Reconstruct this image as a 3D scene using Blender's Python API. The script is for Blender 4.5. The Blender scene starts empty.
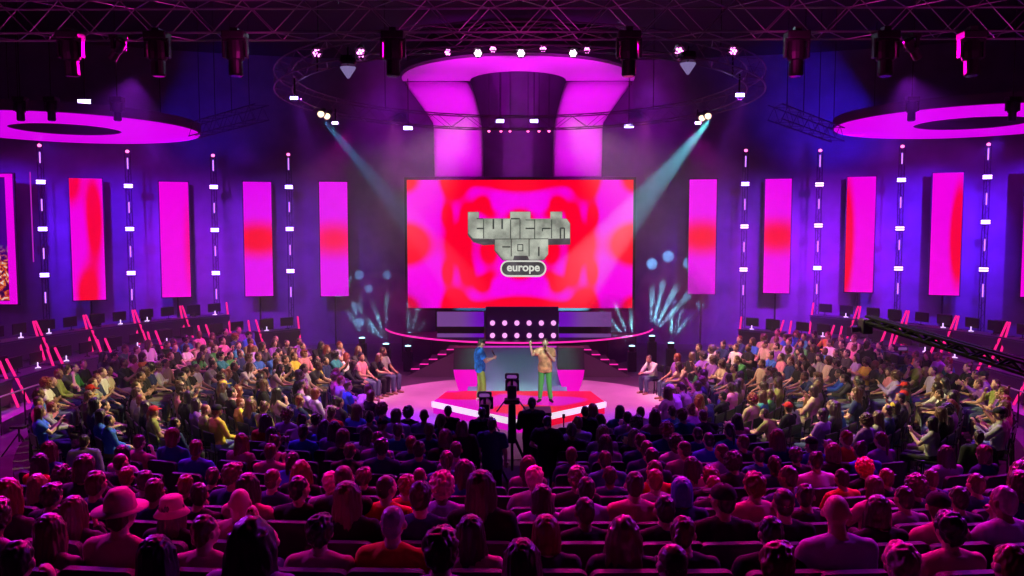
import bpy, bmesh, math, random
from mathutils import Vector, Matrix, Euler, noise
R = math.radians
random.seed(7)
scene = bpy.context.scene
COL = scene.collection
F, CZ = 800.0, 4.95

# ------------------------------------------------------------------ camera
cam_d = bpy.data.cameras.new('camera'); cam = bpy.data.objects.new('camera', cam_d); COL.objects.link(cam)
cam_d.sensor_width = 36; cam_d.lens = F / 1024 * 36; cam_d.clip_end = 200
cam.location = (0, 0, CZ)
cam.rotation_euler = Euler((R(90 - 3.93), 0, R(0.5)), 'XYZ')
scene.camera = cam
CM = cam.rotation_euler.to_matrix()
def W(px, py, d):
    """the world point seen at a pixel, d metres ahead of the camera"""
    v = CM @ Vector(((px - 512) / F, -(py - 288) / F, -1))
    return Vector((v.x / v.y * d, d, CZ + v.z / v.y * d))
def WZ(px, py, z):
    v = CM @ Vector(((px - 512) / F, -(py - 288) / F, -1))
    k = (z - CZ) / v.z
    return Vector((v.x * k, v.y * k, z))

# ------------------------------------------------------------------ world, colour management
wd = bpy.data.worlds.new('world'); scene.world = wd; wd.use_nodes = True
wd.node_tree.nodes['Background'].inputs[0].default_value = (0.35, 0.04, 1.0, 1)
wd.node_tree.nodes['Background'].inputs[1].default_value = 0.007
vs = scene.view_settings
vs.view_transform = 'Standard'; vs.look = 'None'; vs.exposure = 0; vs.gamma = 1; vs.use_curve_mapping = False
scene.cycles.use_denoising = True
scene.cycles.max_bounces = 4; scene.cycles.diffuse_bounces = 2; scene.cycles.glossy_bounces = 2
scene.cycles.volume_bounces = 0; scene.cycles.transmission_bounces = 2; scene.cycles.transparent_max_bounces = 6
scene.cycles.use_light_tree = True
scene.cycles.sample_clamp_indirect = 4

# ------------------------------------------------------------------ lights
def spot(loc, to, col, e, ang, blend=.5, size=.15):
    l = bpy.data.lights.new('spot_beam', 'SPOT'); l.energy = e; l.color = col; l.spot_size = R(ang); l.spot_blend = blend; l.shadow_soft_size = size
    o = bpy.data.objects.new('spot_beam', l); o.location = loc
    o.rotation_euler = (Vector(to) - Vector(loc)).to_track_quat('-Z', 'Y').to_euler(); COL.objects.link(o); return o
MAG, PUR, BLU, RED, WARM, CYAN = (1, .0, .42), (.42, .02, 1), (.10, .02, 1), (1, .01, .06), (1, .72, .38), (.22, .72, 1)
# wash from the round truss back over the seated audience (rims the heads)
for x, c, e in ((-6.5, MAG, 4200), (-2.2, (1, .0, .28), 3900), (2.2, (1, .0, .28), 3900), (6.5, MAG, 4200)):
    spot((x, 14.4, 8.3), (x * 1.15, 6.0, 1.2), c, e, 75, .8, .12)
for x, c, e in ((-9, PUR, 4500), (-3, (.3, .02, 1), 2600), (3, (.3, .02, 1), 2600), (9, PUR, 4500)):
    spot((x, 19.0, 8.6), (x * .8, 11.5, .6), c, e, 62, .8, .12)
for x, c, e in ((-5, (1, 0, .5), 850), (-1.7, (1, 0, .22), 750), (1.7, (1, 0, .3), 750), (5, (.85, 0, .7), 850)):
    spot((x, 10.6, 9.0), (x * .9, 6.3, 1.5), c, e, 70, .9, .1)
for x in (-4, 0, 4): spot((x, 12.4, 7.7), (x * 1.3, 13.5, 8.9), (1, .02, .5), 60, 120, 1, .1); spot((x * 2.2, 10.0, 6.9), (x * 2.2, 13.4, 8.5), (1, .02, .6), 160, 110, 1, .1)  # added lamps without fixtures, tinting the straight truss and moving heads magenta
for s in (-1, 1): spot((s * 9.5, 12.2, 8.5), (s * 3.6, 5.2, 1.8), (.5, .02, 1), 2600, 60, .9)
for s, e in ((-1, 500), (1, 1500)): spot((s * 12.5, 30.5, 7.6), (s * 13.2, 34.0, 10.6), (.06, .01, 1), e, 100, 1)  # added uplights without fixtures, turning the upper back wall blue
# stage key light on the two presenters
spot((-3.4, 12.2, 8.3), (-1.0, 21.6, 1.3), (.92, 1, .78), 5200, 10, .6)
spot((3.4, 12.2, 8.3), (.75, 21.6, 1.3), (.92, 1, .78), 5200, 10, .6)
# stage floor colours
spot((-3.5, 22.5, 8.3), (-3.3, 24.6, 0), (1, .16, .6), 4200, 48, .9); spot((3.5, 22.5, 8.3), (3.3, 24.6, 0), (1, .16, .6), 4200, 48, .9)
spot((0, 15, 8.4), (0, 25.0, .4), (.35, .85, .85), 3000, 20, .8)
spot((-5.5, 20, 8.4), (-3.6, 20.0, 0), (.34, .03, 1), 8500, 36, .9)
spot((5.5, 20, 8.4), (3.6, 20.0, 0), (.42, .03, 1), 6500, 36, .9)
for s in (-1, 1): spot((s * 2.2, 17.6, 9.6), (s * 3.2, 15.0, 8.4), (.5, .9, 1), 70, 80, .8)  # added cyan lamps, only for highlights on the near side of the round truss
# wings: warm key from over the stage, magenta at the rear, violet outside
for s in (-1, 1):
    spot((s * 1.0, 19.5, 7.8), (s * 8.4, 16.6, 1), (1, .86, .36), 7600, 56, 1)
    spot((s * 1.2, 22.5, 7.8), (s * 6.6, 24.2, 1), (1, .62, .42), 6000, 46, 1)
    spot((s * 3.0, 14.0, 8.3), (s * 5.6, 18.2, .8), (.6, .02, .9), 2000, 50, 1)
    spot((s * 5.5, 26.5, 8.4), (s * 9.5, 26.5, 1), (.95, .0, .75), 4500, 66, 1)
    spot((s * 12, 13, 8.6), (s * 15, 24, .5), (.5, .02, 1), 3800, 70, .9)
    spot((s * 15, 17, 8.0), (s * 14.2, 20, .3), (1, 0, .7), 3000, 55, .9)
    spot((s * 13, 14.5, 8.5), (s * 11.6, 15.6, 0), (1, 0, .65), 2000, 50, .9)
    spot((s * 6.5, 12.5, 8.3), (s * 7.0, 13.2, 0), (.75, .9, .15), 420, 26, .8)
    # arch legs
    spot((s * 3.4, 28.6, 7.9), (s * 3.1, 33.6, 9.2), (.9, .0, 1), 1250, 72, .7)
    spot((s * 1.6, 28.6, 7.9), (s * 1.6, 30.6, 11), (.9, .0, 1), 750, 80, .8)
# washes on the curved back wall
for s in (-1, 1):
    for i, (x, c, e) in enumerate(((7.2, (.34, 0, .6), 700), (10.2, (.22, .01, 1), 2600), (13.2, (.30, .01, .95), 4200), (16.5, (.12, .01, 1), 5200), (20, (.14, .01, 1), 4200))):
        spot((s * (x - .4), 29.5 - x * .15, 8.2), (s * x, 35.5 - x * .14, 4.2), c, e * (1.9 if s > 0 else 1.15), 62, 1)
for x, c, e in ((10.5, (.55, 0, 1), 1500), (13, (.42, 0, 1), 1300), (-13.5, (.6, 0, 1), 900), (-9.5, (.3, 0, .8), 400)): spot((x, 31.6 - abs(x) * .12, 5.6), (x * 1.04, 36.2 - abs(x) * .14, 2.0), c, e, 95, 1)
spot((0, 31.5, 11.5), (0, 36, 9.5), (.35, 0, .7), 220, 110, 1)

# ------------------------------------------------------------------ materials
MATS = {}
def mat(name, col, rough=.7, metal=0, emit=None, es=1, spec=.3, bump=0, bscale=30, sample=True, var=0):
    if name in MATS: return MATS[name]
    m = bpy.data.materials.new(name); m.use_nodes = True; nt = m.node_tree; b = nt.nodes['Principled BSDF']
    b.inputs['Base Color'].default_value = (*col, 1); b.inputs['Roughness'].default_value = rough; b.inputs['Metallic'].default_value = metal
    b.inputs['Specular IOR Level'].default_value = spec
    if emit: b.inputs['Emission Color'].default_value = (*emit, 1); b.inputs['Emission Strength'].default_value = es
    if bump or var:
        tc = nt.nodes.new('ShaderNodeTexCoord'); n = nt.nodes.new('ShaderNodeTexNoise'); n.inputs['Scale'].default_value = bscale
        nt.links.new(tc.outputs['Object'], n.inputs['Vector'])
        if bump:
            bp = nt.nodes.new('ShaderNodeBump'); bp.inputs['Strength'].default_value = bump; bp.inputs['Distance'].default_value = .02
            nt.links.new(n.outputs['Fac'], bp.inputs['Height']); nt.links.new(bp.outputs['Normal'], b.inputs['Normal'])
        if var:
            cr = nt.nodes.new('ShaderNodeValToRGB')
            cr.color_ramp.elements[0].position = .35; cr.color_ramp.elements[1].position = .65
            cr.color_ramp.elements[0].color = (*[c * (1 - var) for c in col], 1); cr.color_ramp.elements[1].color = (*[min(1, c * (1 + var)) for c in col], 1)
            nt.links.new(n.outputs['Fac'], cr.inputs['Fac']); nt.links.new(cr.outputs['Color'], b.inputs['Base Color'])
    if emit and not sample: m.cycles.emission_sampling = 'NONE'
    MATS[name] = m; return m

DARK = mat('black_metal', (.012, .011, .014), .45, .3, spec=.4)
TRUSS = mat('aluminium_truss', (.30, .28, .32), .35, .8, spec=.5)
WHITE = mat('white_plastic', (.8, .8, .8), .5)

# ------------------------------------------------------------------ mesh helpers
class MB:
    def __init__(s): s.bm = bmesh.new()
    def box(s, c, size, rot=None, bevel=0, mi=0):
        M = Matrix.Translation(Vector(c)) @ (rot.to_4x4() if rot is not None else Matrix()) @ Matrix.Diagonal((*size, 1))
        r = bmesh.ops.create_cube(s.bm, size=1, matrix=M)
        fs = {f for v in r['verts'] for f in v.link_faces}
        for f in fs: f.material_index = mi
        if bevel:
            es = list({e for v in r['verts'] for e in v.link_edges})
            g = bmesh.ops.bevel(s.bm, geom=es, offset=bevel, segments=2, affect='EDGES', profile=.5)
            for f in g['faces']: f.material_index = mi
        return s
    def tube(s, a, b, r1, r2=None, n=8, mi=0, cap=True):
        a, b = Vector(a), Vector(b); r2 = r1 if r2 is None else r2
        d = b - a; q = d.to_track_quat('Z', 'Y').to_matrix().to_4x4()
        r = bmesh.ops.create_cone(s.bm, cap_ends=cap, segments=n, radius1=max(r1, 1e-4), radius2=max(r2, 1e-4), depth=d.length, matrix=Matrix.Translation((a + b) / 2) @ q)
        for v in r['verts']:
            for f in v.link_faces: f.material_index = mi
        return s
    def ell(s, c, rad, rot=None, u=16, v=10, mi=0):
        if not hasattr(rad, '__len__'): rad = (rad,) * 3
        M = Matrix.Translation(Vector(c)) @ (rot.to_4x4() if rot is not None else Matrix()) @ Matrix.Diagonal((*rad, 1))
        r = bmesh.ops.create_uvsphere(s.bm, u_segments=u, v_segments=v, radius=1, matrix=M)
        for q in r['verts']:
            for f in q.link_faces: f.material_index = mi
        return s
    def cap(s, a, ra, b, rb, n=12):
        s.tube(a, b, ra, rb, n); s.ell(a, ra, u=n, v=8); s.ell(b, rb, u=n, v=8); return s
    def loft(s, secs, n=18, mi=0, axes=None):
        """closed loft through ellipse sections (centre, rx, ry) lying in the xy plane (or in AXES)"""
        ax, ay = axes or (Vector((1, 0, 0)), Vector((0, 1, 0)))
        rings = []
        for c, rx, ry in secs:
            c = Vector(c)
            rings.append([s.bm.verts.new(c + ax * (rx * math.cos(2 * math.pi * i / n)) + ay * (ry * math.sin(2 * math.pi * i / n))) for i in range(n)])
        for a, b in zip(rings, rings[1:]):
            for i in range(n):
                f = s.bm.faces.new((a[i], a[(i + 1) % n], b[(i + 1) % n], b[i])); f.material_index = mi
        for rr in (rings[0][::-1], rings[-1]):
            f = s.bm.faces.new(rr); f.material_index = mi
        return s
    def prism(s, poly, h0, h1, fn=None, mi=0):
        """polygon (x,y) extruded from h0 to h1; FN maps (x,y,h) to a point"""
        fn = fn or (lambda x, y, h: (x, y, h))
        lo = [s.bm.verts.new(fn(x, y, h0)) for x, y in poly]; hi = [s.bm.verts.new(fn(x, y, h1)) for x, y in poly]
        n = len(poly); fs = [s.bm.faces.new(lo[::-1]), s.bm.faces.new(hi)]
        for i in range(n): fs.append(s.bm.faces.new((lo[i], lo[(i + 1) % n], hi[(i + 1) % n], hi[i])))
        for f in fs: f.material_index = mi
        return s
    def strip(s, rows, closed=False, mi=0):
        """grid of points rows[i][j]; each row closed when CLOSED"""
        vv = [[s.bm.verts.new(p) for p in r] for r in rows]
        for a, b in zip(vv, vv[1:]):
            n = len(a)
            for i in range(n if closed else n - 1):
                f = s.bm.faces.new((a[i], a[(i + 1) % n], b[(i + 1) % n], b[i])); f.material_index = mi
        return vv
    def arcbox(s, c, r0, r1, z0, z1, a0, a1, n=48, mi=0):
        full = abs(a1 - a0) >= 2 * math.pi - 1e-4
        rows = []
        for i in range(n + 1):
            a = a0 + (a1 - a0) * i / n; ca, sa = math.cos(a), math.sin(a)
            rows.append([(c[0] + r * ca, c[1] + r * sa, z) for r, z in ((r0, z0), (r1, z0), (r1, z1), (r0, z1))])
        if full: rows.pop()
        vv = s.strip(rows, closed=True, mi=mi)
        if full:
            a, b = vv[-1], vv[0]
            for i in range(4): s.bm.faces.new((a[i], a[(i + 1) % 4], b[(i + 1) % 4], b[i])).material_index = mi
        else:
            s.bm.faces.new(vv[0][::-1]).material_index = mi; s.bm.faces.new(vv[-1]).material_index = mi
        return s
    def mesh(s, name, smooth=False):
        bmesh.ops.recalc_face_normals(s.bm, faces=s.bm.faces[:])
        me = bpy.data.meshes.new(name); s.bm.to_mesh(me); s.bm.free()
        if smooth: me.shade_smooth()
        return me
    def obj(s, name, m, parent=None, smooth=False, loc=None):
        return mobj(name, s.mesh(name, smooth), m, parent, loc)

def mobj(name, me, m=None, parent=None, loc=None):
    o = bpy.data.objects.new(name, me); COL.objects.link(o)
    if m is not None and len(me.materials) == 0:
        for k in (m if isinstance(m, (list, tuple)) else [m]): me.materials.append(k)
    if parent: o.parent = parent
    if loc is not None: o.location = loc
    return o
def empty(name, loc=(0, 0, 0), rz=0):
    o = bpy.data.objects.new(name, None); COL.objects.link(o); o.location = loc; o.rotation_euler = (0, 0, rz); o.empty_display_size = .1; return o
def tag(o, label, cat, group=None):
    o['label'] = label; o['category'] = cat
    if group: o['group'] = group
    return o
def struct(o): o['kind'] = 'structure'; return o
def copy_tree(o, parent=None):
    c = o.copy(); COL.objects.link(c); c.parent = parent
    for ch in list(KIDS.get(o.name, ())) : copy_tree(ch, c)
    return c
KIDS = {}
TS = bpy.data.scenes.new('workshop')
def evaluated(o):
    TS.collection.objects.link(o); vl = TS.view_layers[0]; vl.update(); me = bpy.data.meshes.new_from_object(o.evaluated_get(vl.depsgraph)); bpy.data.objects.remove(o); return me
def index_kids():
    KIDS.clear()
    for o in bpy.data.objects:
        if o.parent: KIDS.setdefault(o.parent.name, []).append(o)
ORD = 'zeroth first second third fourth fifth sixth seventh eighth ninth tenth eleventh twelfth thirteenth fourteenth fifteenth sixteenth seventeenth eighteenth nineteenth twentieth twenty-first twenty-second twenty-third twenty-fourth twenty-fifth twenty-sixth twenty-seventh twenty-eighth twenty-ninth thirtieth thirty-first thirty-second thirty-third thirty-fourth thirty-fifth thirty-sixth thirty-seventh thirty-eighth thirty-ninth fortieth'.split()

# ------------------------------------------------------------------ room shell
WC, WR = (0, -9.0), 45.2          # centre and radius of the curved back wall (plan)
def wall_at(px, off=0.0):
    """plan point on the back wall seen in pixel column px, brought OFF metres forward"""
    t = (px - 519) / F; r = WR - off
    A = 1 + t * t; B = -2 * WC[1]; C = WC[1] ** 2 - r * r
    d = (-B + math.sqrt(B * B - 4 * A * C)) / (2 * A)
    return d
floor_m = mat('floor_vinyl', (.10, .095, .11), .5, spec=.35, var=.25, bscale=.8)
struct(MB().box((0, 17, -.05), (56, 44, .1)).obj('floor', floor_m))
struct(MB().box((0, 17, 12.6), (56, 44, .1)).obj('ceiling', mat('ceiling_black', (.03, .02, .04), .9)))
wall_m = mat('black_drape', (.15, .13, .2), .95, bump=.25, bscale=1.2, var=.12)
struct(MB().arcbox(WC, WR, WR + .2, 0, 12.6, R(52), R(128), 64).obj('wall_back', wall_m))
struct(MB().box((-27.9, 17, 6.3), (.2, 44, 12.6)).obj('wall_left', wall_m))
struct(MB().box((27.9, 17, 6.3), (.2, 44, 12.6)).obj('wall_right', wall_m))

# ------------------------------------------------------------------ centre seating rows
ROWD = [4 + i for i in range(13)]
def drop(d):
    return 1.65 + .22 * (d - 4.3) if d < 10.3 else 2.97 + .115 * (d - 10.3)
def row_floor(i): return max(0.0, round(CZ - drop(ROWD[i]) - 1.21, 3))
step_m = mat('tribune_carpet', (.05, .045, .06), .9)
def row_half(i):
    d = ROWD[i]
    return {0: 4.3, 1: 4.9, 2: 5.4, 3: 6.2, 4: 7.0, 5: 7.5, 6: 8.2, 7: 6.6, 8: 5.8, 9: 4.6, 10: 4.5, 11: 4.4, 12: 3.8}[i]
tb = MB()
for i in range(0, 13):
    z = row_floor(i)
    if z > .02: tb.box((0, ROWD[i] - .12, z / 2), (2 * row_half(i) + 2.5, 1.0, z))
tb.box((0, 1.9, row_floor(0) / 2 + .1), (13, 2.9, row_floor(0) + .2))
struct(tb.obj('floor_tribune', step_m))

# ------------------------------------------------------------------ screens and LED banners
class NT:
    """tiny expression builder over math nodes"""
    def __init__(s, nt): s.nt = nt
    def m(s, op, a, b=None, c=None):
        n = s.nt.nodes.new('ShaderNodeMath'); n.operation = op
        for i, x in enumerate((a, b, c)):
            if x is None: continue
            if isinstance(x, (int, float)): n.inputs[i].default_value = x
            else: s.nt.links.new(x, n.inputs[i])
        return n.outputs[0]
    def gauss(s, u, v, cu, cv, su, sv, amp):
        a = s.m('MULTIPLY', s.m('SUBTRACT', u, cu), 1 / su); b = s.m('MULTIPLY', s.m('SUBTRACT', v, cv), 1 / sv)
        q = s.m('ADD', s.m('MULTIPLY', a, a), s.m('MULTIPLY', b, b))
        return s.m('MULTIPLY', s.m('EXPONENT', s.m('MULTIPLY', q, -1)), amp)
    def total(s, xs):
        t = xs[0]
        for x in xs[1:]: t = s.m('ADD', t, x)
        return t
MAGL, REDL = (.93, 0, .78, 1), (1, 0, .022, 1)
def led_mat(name, fields, base, hw, hh, sym=True, lo=.35, hi=.6, strength=1.15, cm=MAGL, cr=REDL):
    m = bpy.data.materials.new(name); m.use_nodes = True; nt = m.node_tree
    for n in list(nt.nodes): nt.nodes.remove(n)
    e = NT(nt); tc = nt.nodes.new('ShaderNodeTexCoord'); sx = nt.nodes.new('ShaderNodeSeparateXYZ'); nt.links.new(tc.outputs['Object'], sx.inputs[0])
    u = e.m('MULTIPLY', sx.outputs[0], 1 / hw); v = e.m('MULTIPLY', sx.outputs[2], 1 / hh)
    if sym: u = e.m('ABSOLUTE', u); v = e.m('ABSOLUTE', v)
    t = e.m('ADD', e.total([e.gauss(u, v, *f) for f in fields]), base)
    mr = nt.nodes.new('ShaderNodeMapRange'); mr.interpolation_type = 'SMOOTHSTEP'; mr.inputs[1].default_value = lo; mr.inputs[2].default_value = hi
    nt.links.new(t, mr.inputs[0])
    mx = nt.nodes.new('ShaderNodeMix'); mx.data_type = 'RGBA'; mx.inputs[6].default_value = cm; mx.inputs[7].default_value = cr
    nt.links.new(mr.outputs[0], mx.inputs[0])
    em = nt.nodes.new('ShaderNodeEmission'); em.inputs[1].default_value = strength; nt.links.new(mx.outputs[2], em.inputs[0])
    out = nt.nodes.new('ShaderNodeOutputMaterial'); nt.links.new(em.outputs[0], out.inputs[0]); return m

SD = 33.0
sl, sr = W(407, 180, SD), W(632, 308, SD)
scx, scz = (sl.x + sr.x) / 2, (sl.z + sr.z) / 2; hw, hh = (sr.x - sl.x) / 2, (sl.z - sr.z) / 2
screen = tag(empty('led_screen', (scx, SD, scz)), 'giant red and magenta video screen with the grey event logo above the stage', 'screen')
plasma = led_mat('plasma', [(1.02, 0, .26, .38, 1.1), (1.02, 1.0, .16, .26, .85), (.54, 0, .13, .34, 1.05), (.585, .95, .125, .30, 1.05), (.465, .46, .075, .22, .72), (.65, .46, .06, .2, .66),
    (.32, 1.08, .28, .17, .95), (0, 1.02, .30, .25, .95), (.25, 1.02, .07, .08, -.6), (.33, .63, .085, .15, .8), (.25, .48, .07, .1, .3), (0, .42, .16, .18, .8), (.28, .12, .09, .28, .75), (0, 0, .25, .3, .4)], 0, hw, hh, True, .30, .66, 1.05)
MB().box((0, 0, 0), (2 * hw, .04, 2 * hh)).obj('display_panel', plasma, screen, loc=(0, -.03, 0))
fr = MB()
for x in (-1, 1): fr.box((x * (hw + .05), 0, 0), (.1, .18, 2 * hh + .2))
for z in (-1, 1): fr.box((0, 0, z * (hh + .05)), (2 * hw + .2, .18, .1))
fr.box((0, .12, 0), (2 * hw, .06, 2 * hh))
fr.obj('screen_frame', DARK, screen)
# logo shown on the screen
def pxs(x, y): p = W(x, y, SD); return (p.x - scx, p.z - scz)
def stone(name, a, es):
    m = bpy.data.materials.new(name); m.use_nodes = True; nt = m.node_tree
    for n in list(nt.nodes): nt.nodes.remove(n)
    tc = nt.nodes.new('ShaderNodeTexCoord'); n = nt.nodes.new('ShaderNodeTexNoise'); n.inputs['Scale'].default_value = 1.6; n.inputs['Detail'].default_value = 6
    nt.links.new(tc.outputs['Object'], n.inputs[0])
    cr = nt.nodes.new('ShaderNodeValToRGB'); cr.color_ramp.elements[0].position = .35; cr.color_ramp.elements[1].position = .68
    cr.color_ramp.elements[0].color = (*[c * .45 for c in a], 1); cr.color_ramp.elements[1].color = (*[min(1, c * 1.25) for c in a], 1)
    nt.links.new(n.outputs['Fac'], cr.inputs[0]); em = nt.nodes.new('ShaderNodeEmission'); em.inputs[1].default_value = es
    nt.links.new(cr.outputs[0], em.inputs[0]); o = nt.nodes.new('ShaderNodeOutputMaterial'); nt.links.new(em.outputs[0], o.inputs[0]); return m
st_l, st_d, st_k = stone('logo_stone', (.47, .50, .42), 1), stone('logo_shadow', (.10, .09, .10), 1), mat('logo_line', (0, 0, 0), .8, emit=(.05, .06, .05), es=1)
pale = mat('logo_pale', (0, 0, 0), .8, emit=(.72, .74, .66), es=1)
def lx(X, Y):   # coordinates read in a 6.4x enlargement whose corner is pixel (440, 200)
    return pxs(440 + X / 6.4, 200 + Y / 6.4)
def plate(poly, y0, y1, m, name):
    b = MB(); b.prism([lx(*p) for p in poly], y0, y1, lambda x, z, h: (x, h, z)); return b.obj(name, m, screen)
plate([(178, 76), (250, 76), (250, 118), (448, 118), (448, 74), (580, 74), (580, 118), (625, 125), (706, 118), (706, 74), (782, 74), (782, 118), (812, 120), (834, 150), (834, 285), (690, 288), (690, 350), (665, 386), (400, 386), (348, 325), (348, 285), (280, 290), (215, 270), (178, 225)], -.062, -.055, st_d, 'logo_shadow')
plate([(180, 78), (248, 78), (248, 120), (450, 120), (450, 76), (578, 76), (578, 120), (706, 120), (706, 76), (780, 76), (780, 120), (810, 122), (830, 150), (830, 245), (692, 248), (692, 345), (662, 382), (570, 382), (560, 356), (475, 356), (468, 382), (405, 382), (352, 320), (352, 250), (210, 245), (182, 215)], -.072, -.063, st_l, 'logo_plate')
ln = MB()
def stroke(pts, w=5):
    for (x0, y0), (x1, y1) in zip(pts, pts[1:]):
        a, b = lx(x0, y0), lx(x1, y1); a = Vector((a[0], -.077, a[1])); b = Vector((b[0], -.077, b[1])); d = b - a
        ln.box((a + b) / 2, (d.length + .01, .006, w / 6.4 * SD / F), Matrix.Rotation(-math.atan2(d.z, d.x), 3, 'Y'))
for x in (280, 452, 512, 606, 714): stroke([(x, 125), (x, 245)], 6)                     # between the letters of the top word
stroke([(236, 182), (276, 182)], 9); stroke([(236, 120), (276, 120)], 6)                     # t
stroke([(342, 122), (342, 185)], 11); stroke([(398, 122), (398, 185)], 11)                    # w
stroke([(455, 120), (510, 120)], 9)                                                            # i
stroke([(548, 182), (604, 182)], 9); stroke([(548, 128), (604, 128)], 5)                     # t
stroke([(655, 182), (708, 182)], 9); stroke([(655, 182), (655, 200)], 7)                    # c
stroke([(770, 245), (770, 180), (795, 180), (795, 245)], 9)                                  # h
stroke([(352, 250), (692, 248)], 5)
for x in (456, 570): stroke([(x, 250), (x, 360)], 6)                                        # con
stroke([(400, 300), (450, 300)], 9); stroke([(498, 285), (530, 285), (530, 325), (498, 325), (498, 285)], 6); stroke([(632, 358), (632, 300)], 10)
stroke([(210, 262), (330, 262), (348, 285)], 5)
ln.obj('logo_lettering', st_k, screen)
def pill(x0, x1, y0, y1):
    r = (y1 - y0) / 2; P = []
    for i in range(13): a = R(90 + 15 * i); P.append((x0 + r + r * math.cos(a), y0 + r - r * math.sin(a)))
    for i in range(13): a = R(-90 + 15 * i); P.append((x1 - r + r * math.cos(a), y0 + r - r * math.sin(a)))
    return P
plate(pill(386, 680, 386, 492), -.084, -.074, pale, 'logo_badge_rim')
plate(pill(396, 670, 396, 480), -.09, -.085, st_d, 'logo_badge')
def text(body, size, m, name, parent, loc, rot=(R(90), 0, 0), extrude=.003):
    cu = bpy.data.curves.new(name, 'FONT'); cu.body = body; cu.size = size; cu.extrude = extrude; cu.align_x = 'CENTER'; cu.align_y = 'CENTER'; cu.offset = .012
    me = evaluated(bpy.data.objects.new(name, cu))
    me.materials.clear(); t = mobj(name, me, m, parent, loc); t.rotation_euler = rot; return t
c = lx(533, 432); text('europe', .47, pale, 'logo_word', screen, (c[0], -.095, c[1]))

# LED banners on the curved wall
def banner(px0, px1, ty, by, fields, label, lo=.22, hi=.7, st=.98, base=0, cm=MAGL):
    d = wall_at((px0 + px1) / 2, .7); a, b = W(px0, ty, d), W(px1, by, d)
    c = (a + b) / 2; w, h = (b.x - a.x) / 2, (a.z - b.z) / 2
    t = tag(empty('led_banner', c), label, 'LED banner', 'tall LED banners along the curved wall')
    ang = -math.atan2(c.x, c.y - WC[1]); t.rotation_euler = (0, 0, ang)
    ks = [((q - 519) / F) for q in (px0, px1)]; sv = [(k * c.y - c.x) / (math.cos(ang) - k * math.sin(ang)) for k in ks]   # where the banner's plane meets both edge rays
    w = (sv[1] - sv[0]) / 2; t.location = c = c + Vector((math.cos(ang), math.sin(ang), 0)) * (sv[0] + sv[1]) / 2
    m = led_mat('banner_glow', fields, base, w, h, False, lo, hi, st, cm)
    MB().box((0, -.06, 0), (2 * w, .03, 2 * h)).obj('display_panel', m, t)
    f = MB(); f.box((0, 0, 0), (2 * w + .08, .09, 2 * h + .08)); f.obj('banner_case', DARK, t)
    br = MB()
    for z in (-.6, .6): br.box((0, .22, z * h), (.12, .36, .1))
    br.tube((0, .38, -c.z), (0, .38, h), .04); br.obj('banner_stand', DARK, t)
mid = [(0, 0, 3, .42, 1.0)]
cmv = (.80, 0, .88, 1)
banner(70, 103, 178.5, 300, [(.45, .35, .55, .75, 1), (-.9, 1, .7, .5, .9), (-.1, -.9, .8, .5, .9)], 'leftmost tall LED banner, magenta with a curved red streak')
banner(160, 189, 182, 297, [(1.1, -.1, .8, 1.3, .75)], 'magenta LED banner with a faint red right edge, second from the left wall', .3, 1)
banner(244, 272, 182, 296, mid, 'magenta LED banner with red middle, third from the left wall', .3, .95, cm=cmv)
banner(320, 348, 182, 296, mid, 'violet LED banner with pink middle left of the big screen', .3, 1.1, cm=cmv)
banner(688, 715, 179.5, 294, mid, 'magenta LED banner with pink middle nearest the right of the big screen', .3, 1.0, cm=(.88, 0, .88, 1))
banner(763, 789, 179, 293, mid, 'magenta LED banner with pink middle, second right of the big screen', .3, 1.0, cm=(.9, 0, .86, 1))
banner(844, 872, 177, 292, [(-1.1, -.1, .75, 1.2, 1.05)], 'magenta LED banner with a red left edge, third right of the big screen')
banner(928, 958, 173, 295, [(.85, .0, .62, .85, 1.2)], 'magenta LED banner with a red right edge, fourth right of the big screen')
banner(1019, 1052, 169, 297, [(1.0, .0, .6, .75, 1.1)], 'LED banner cut off by the right edge of the picture')
# side screen at the far left
d = wall_at(0, 1.2); a, b = W(-48, 174, d), W(18, 304, d); c = (a + b) / 2
t = tag(empty('side_screen', c), 'video screen with a magenta border and busy orange picture at far left', 'screen')
w, h = (b.x - a.x) / 2, (a.z - b.z) / 2
busy = bpy.data.materials.new('side_picture'); busy.use_nodes = True; nt = busy.node_tree
for n in list(nt.nodes): nt.nodes.remove(n)
tc = nt.nodes.new('ShaderNodeTexCoord'); n1 = nt.nodes.new('ShaderNodeTexNoise'); n1.inputs['Scale'].default_value = 3.2; n1.inputs['Detail'].default_value = 5; n1.inputs['Distortion'].default_value = 1.5
sx = nt.nodes.new('ShaderNodeSeparateXYZ'); nt.links.new(tc.outputs['Object'], n1.inputs[0]); nt.links.new(tc.outputs['Object'], sx.inputs[0])
cr = nt.nodes.new('ShaderNodeValToRGB'); el = cr.color_ramp.elements; el[0].position = .42; el[0].color = (.03, .0, .05, 1); el[1].position = .62; el[1].color = (.75, .6, .65, 1)
k = el.new(.5); k.color = (.5, .02, .02, 1); k = el.new(.56); k.color = (.8, .25, .03, 1)
nt.links.new(n1.outputs['Fac'], cr.inputs[0])
mr = nt.nodes.new('ShaderNodeMapRange'); mr.inputs[1].default_value = -.2; mr.inputs[2].default_value = -1.0; nt.links.new(sx.outputs[2], mr.inputs[0])
mx = nt.nodes.new('ShaderNodeMix'); mx.data_type = 'RGBA'; mx.inputs[6].default_value = (.05, 0, .22, 1); nt.links.new(mr.outputs[0], mx.inputs[0]); nt.links.new(cr.outputs[0], mx.inputs[7])
em = nt.nodes.new('ShaderNodeEmission'); nt.links.new(mx.outputs[2], em.inputs[0]); o = nt.nodes.new('ShaderNodeOutputMaterial'); nt.links.new(em.outputs[0], o.inputs[0])
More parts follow.
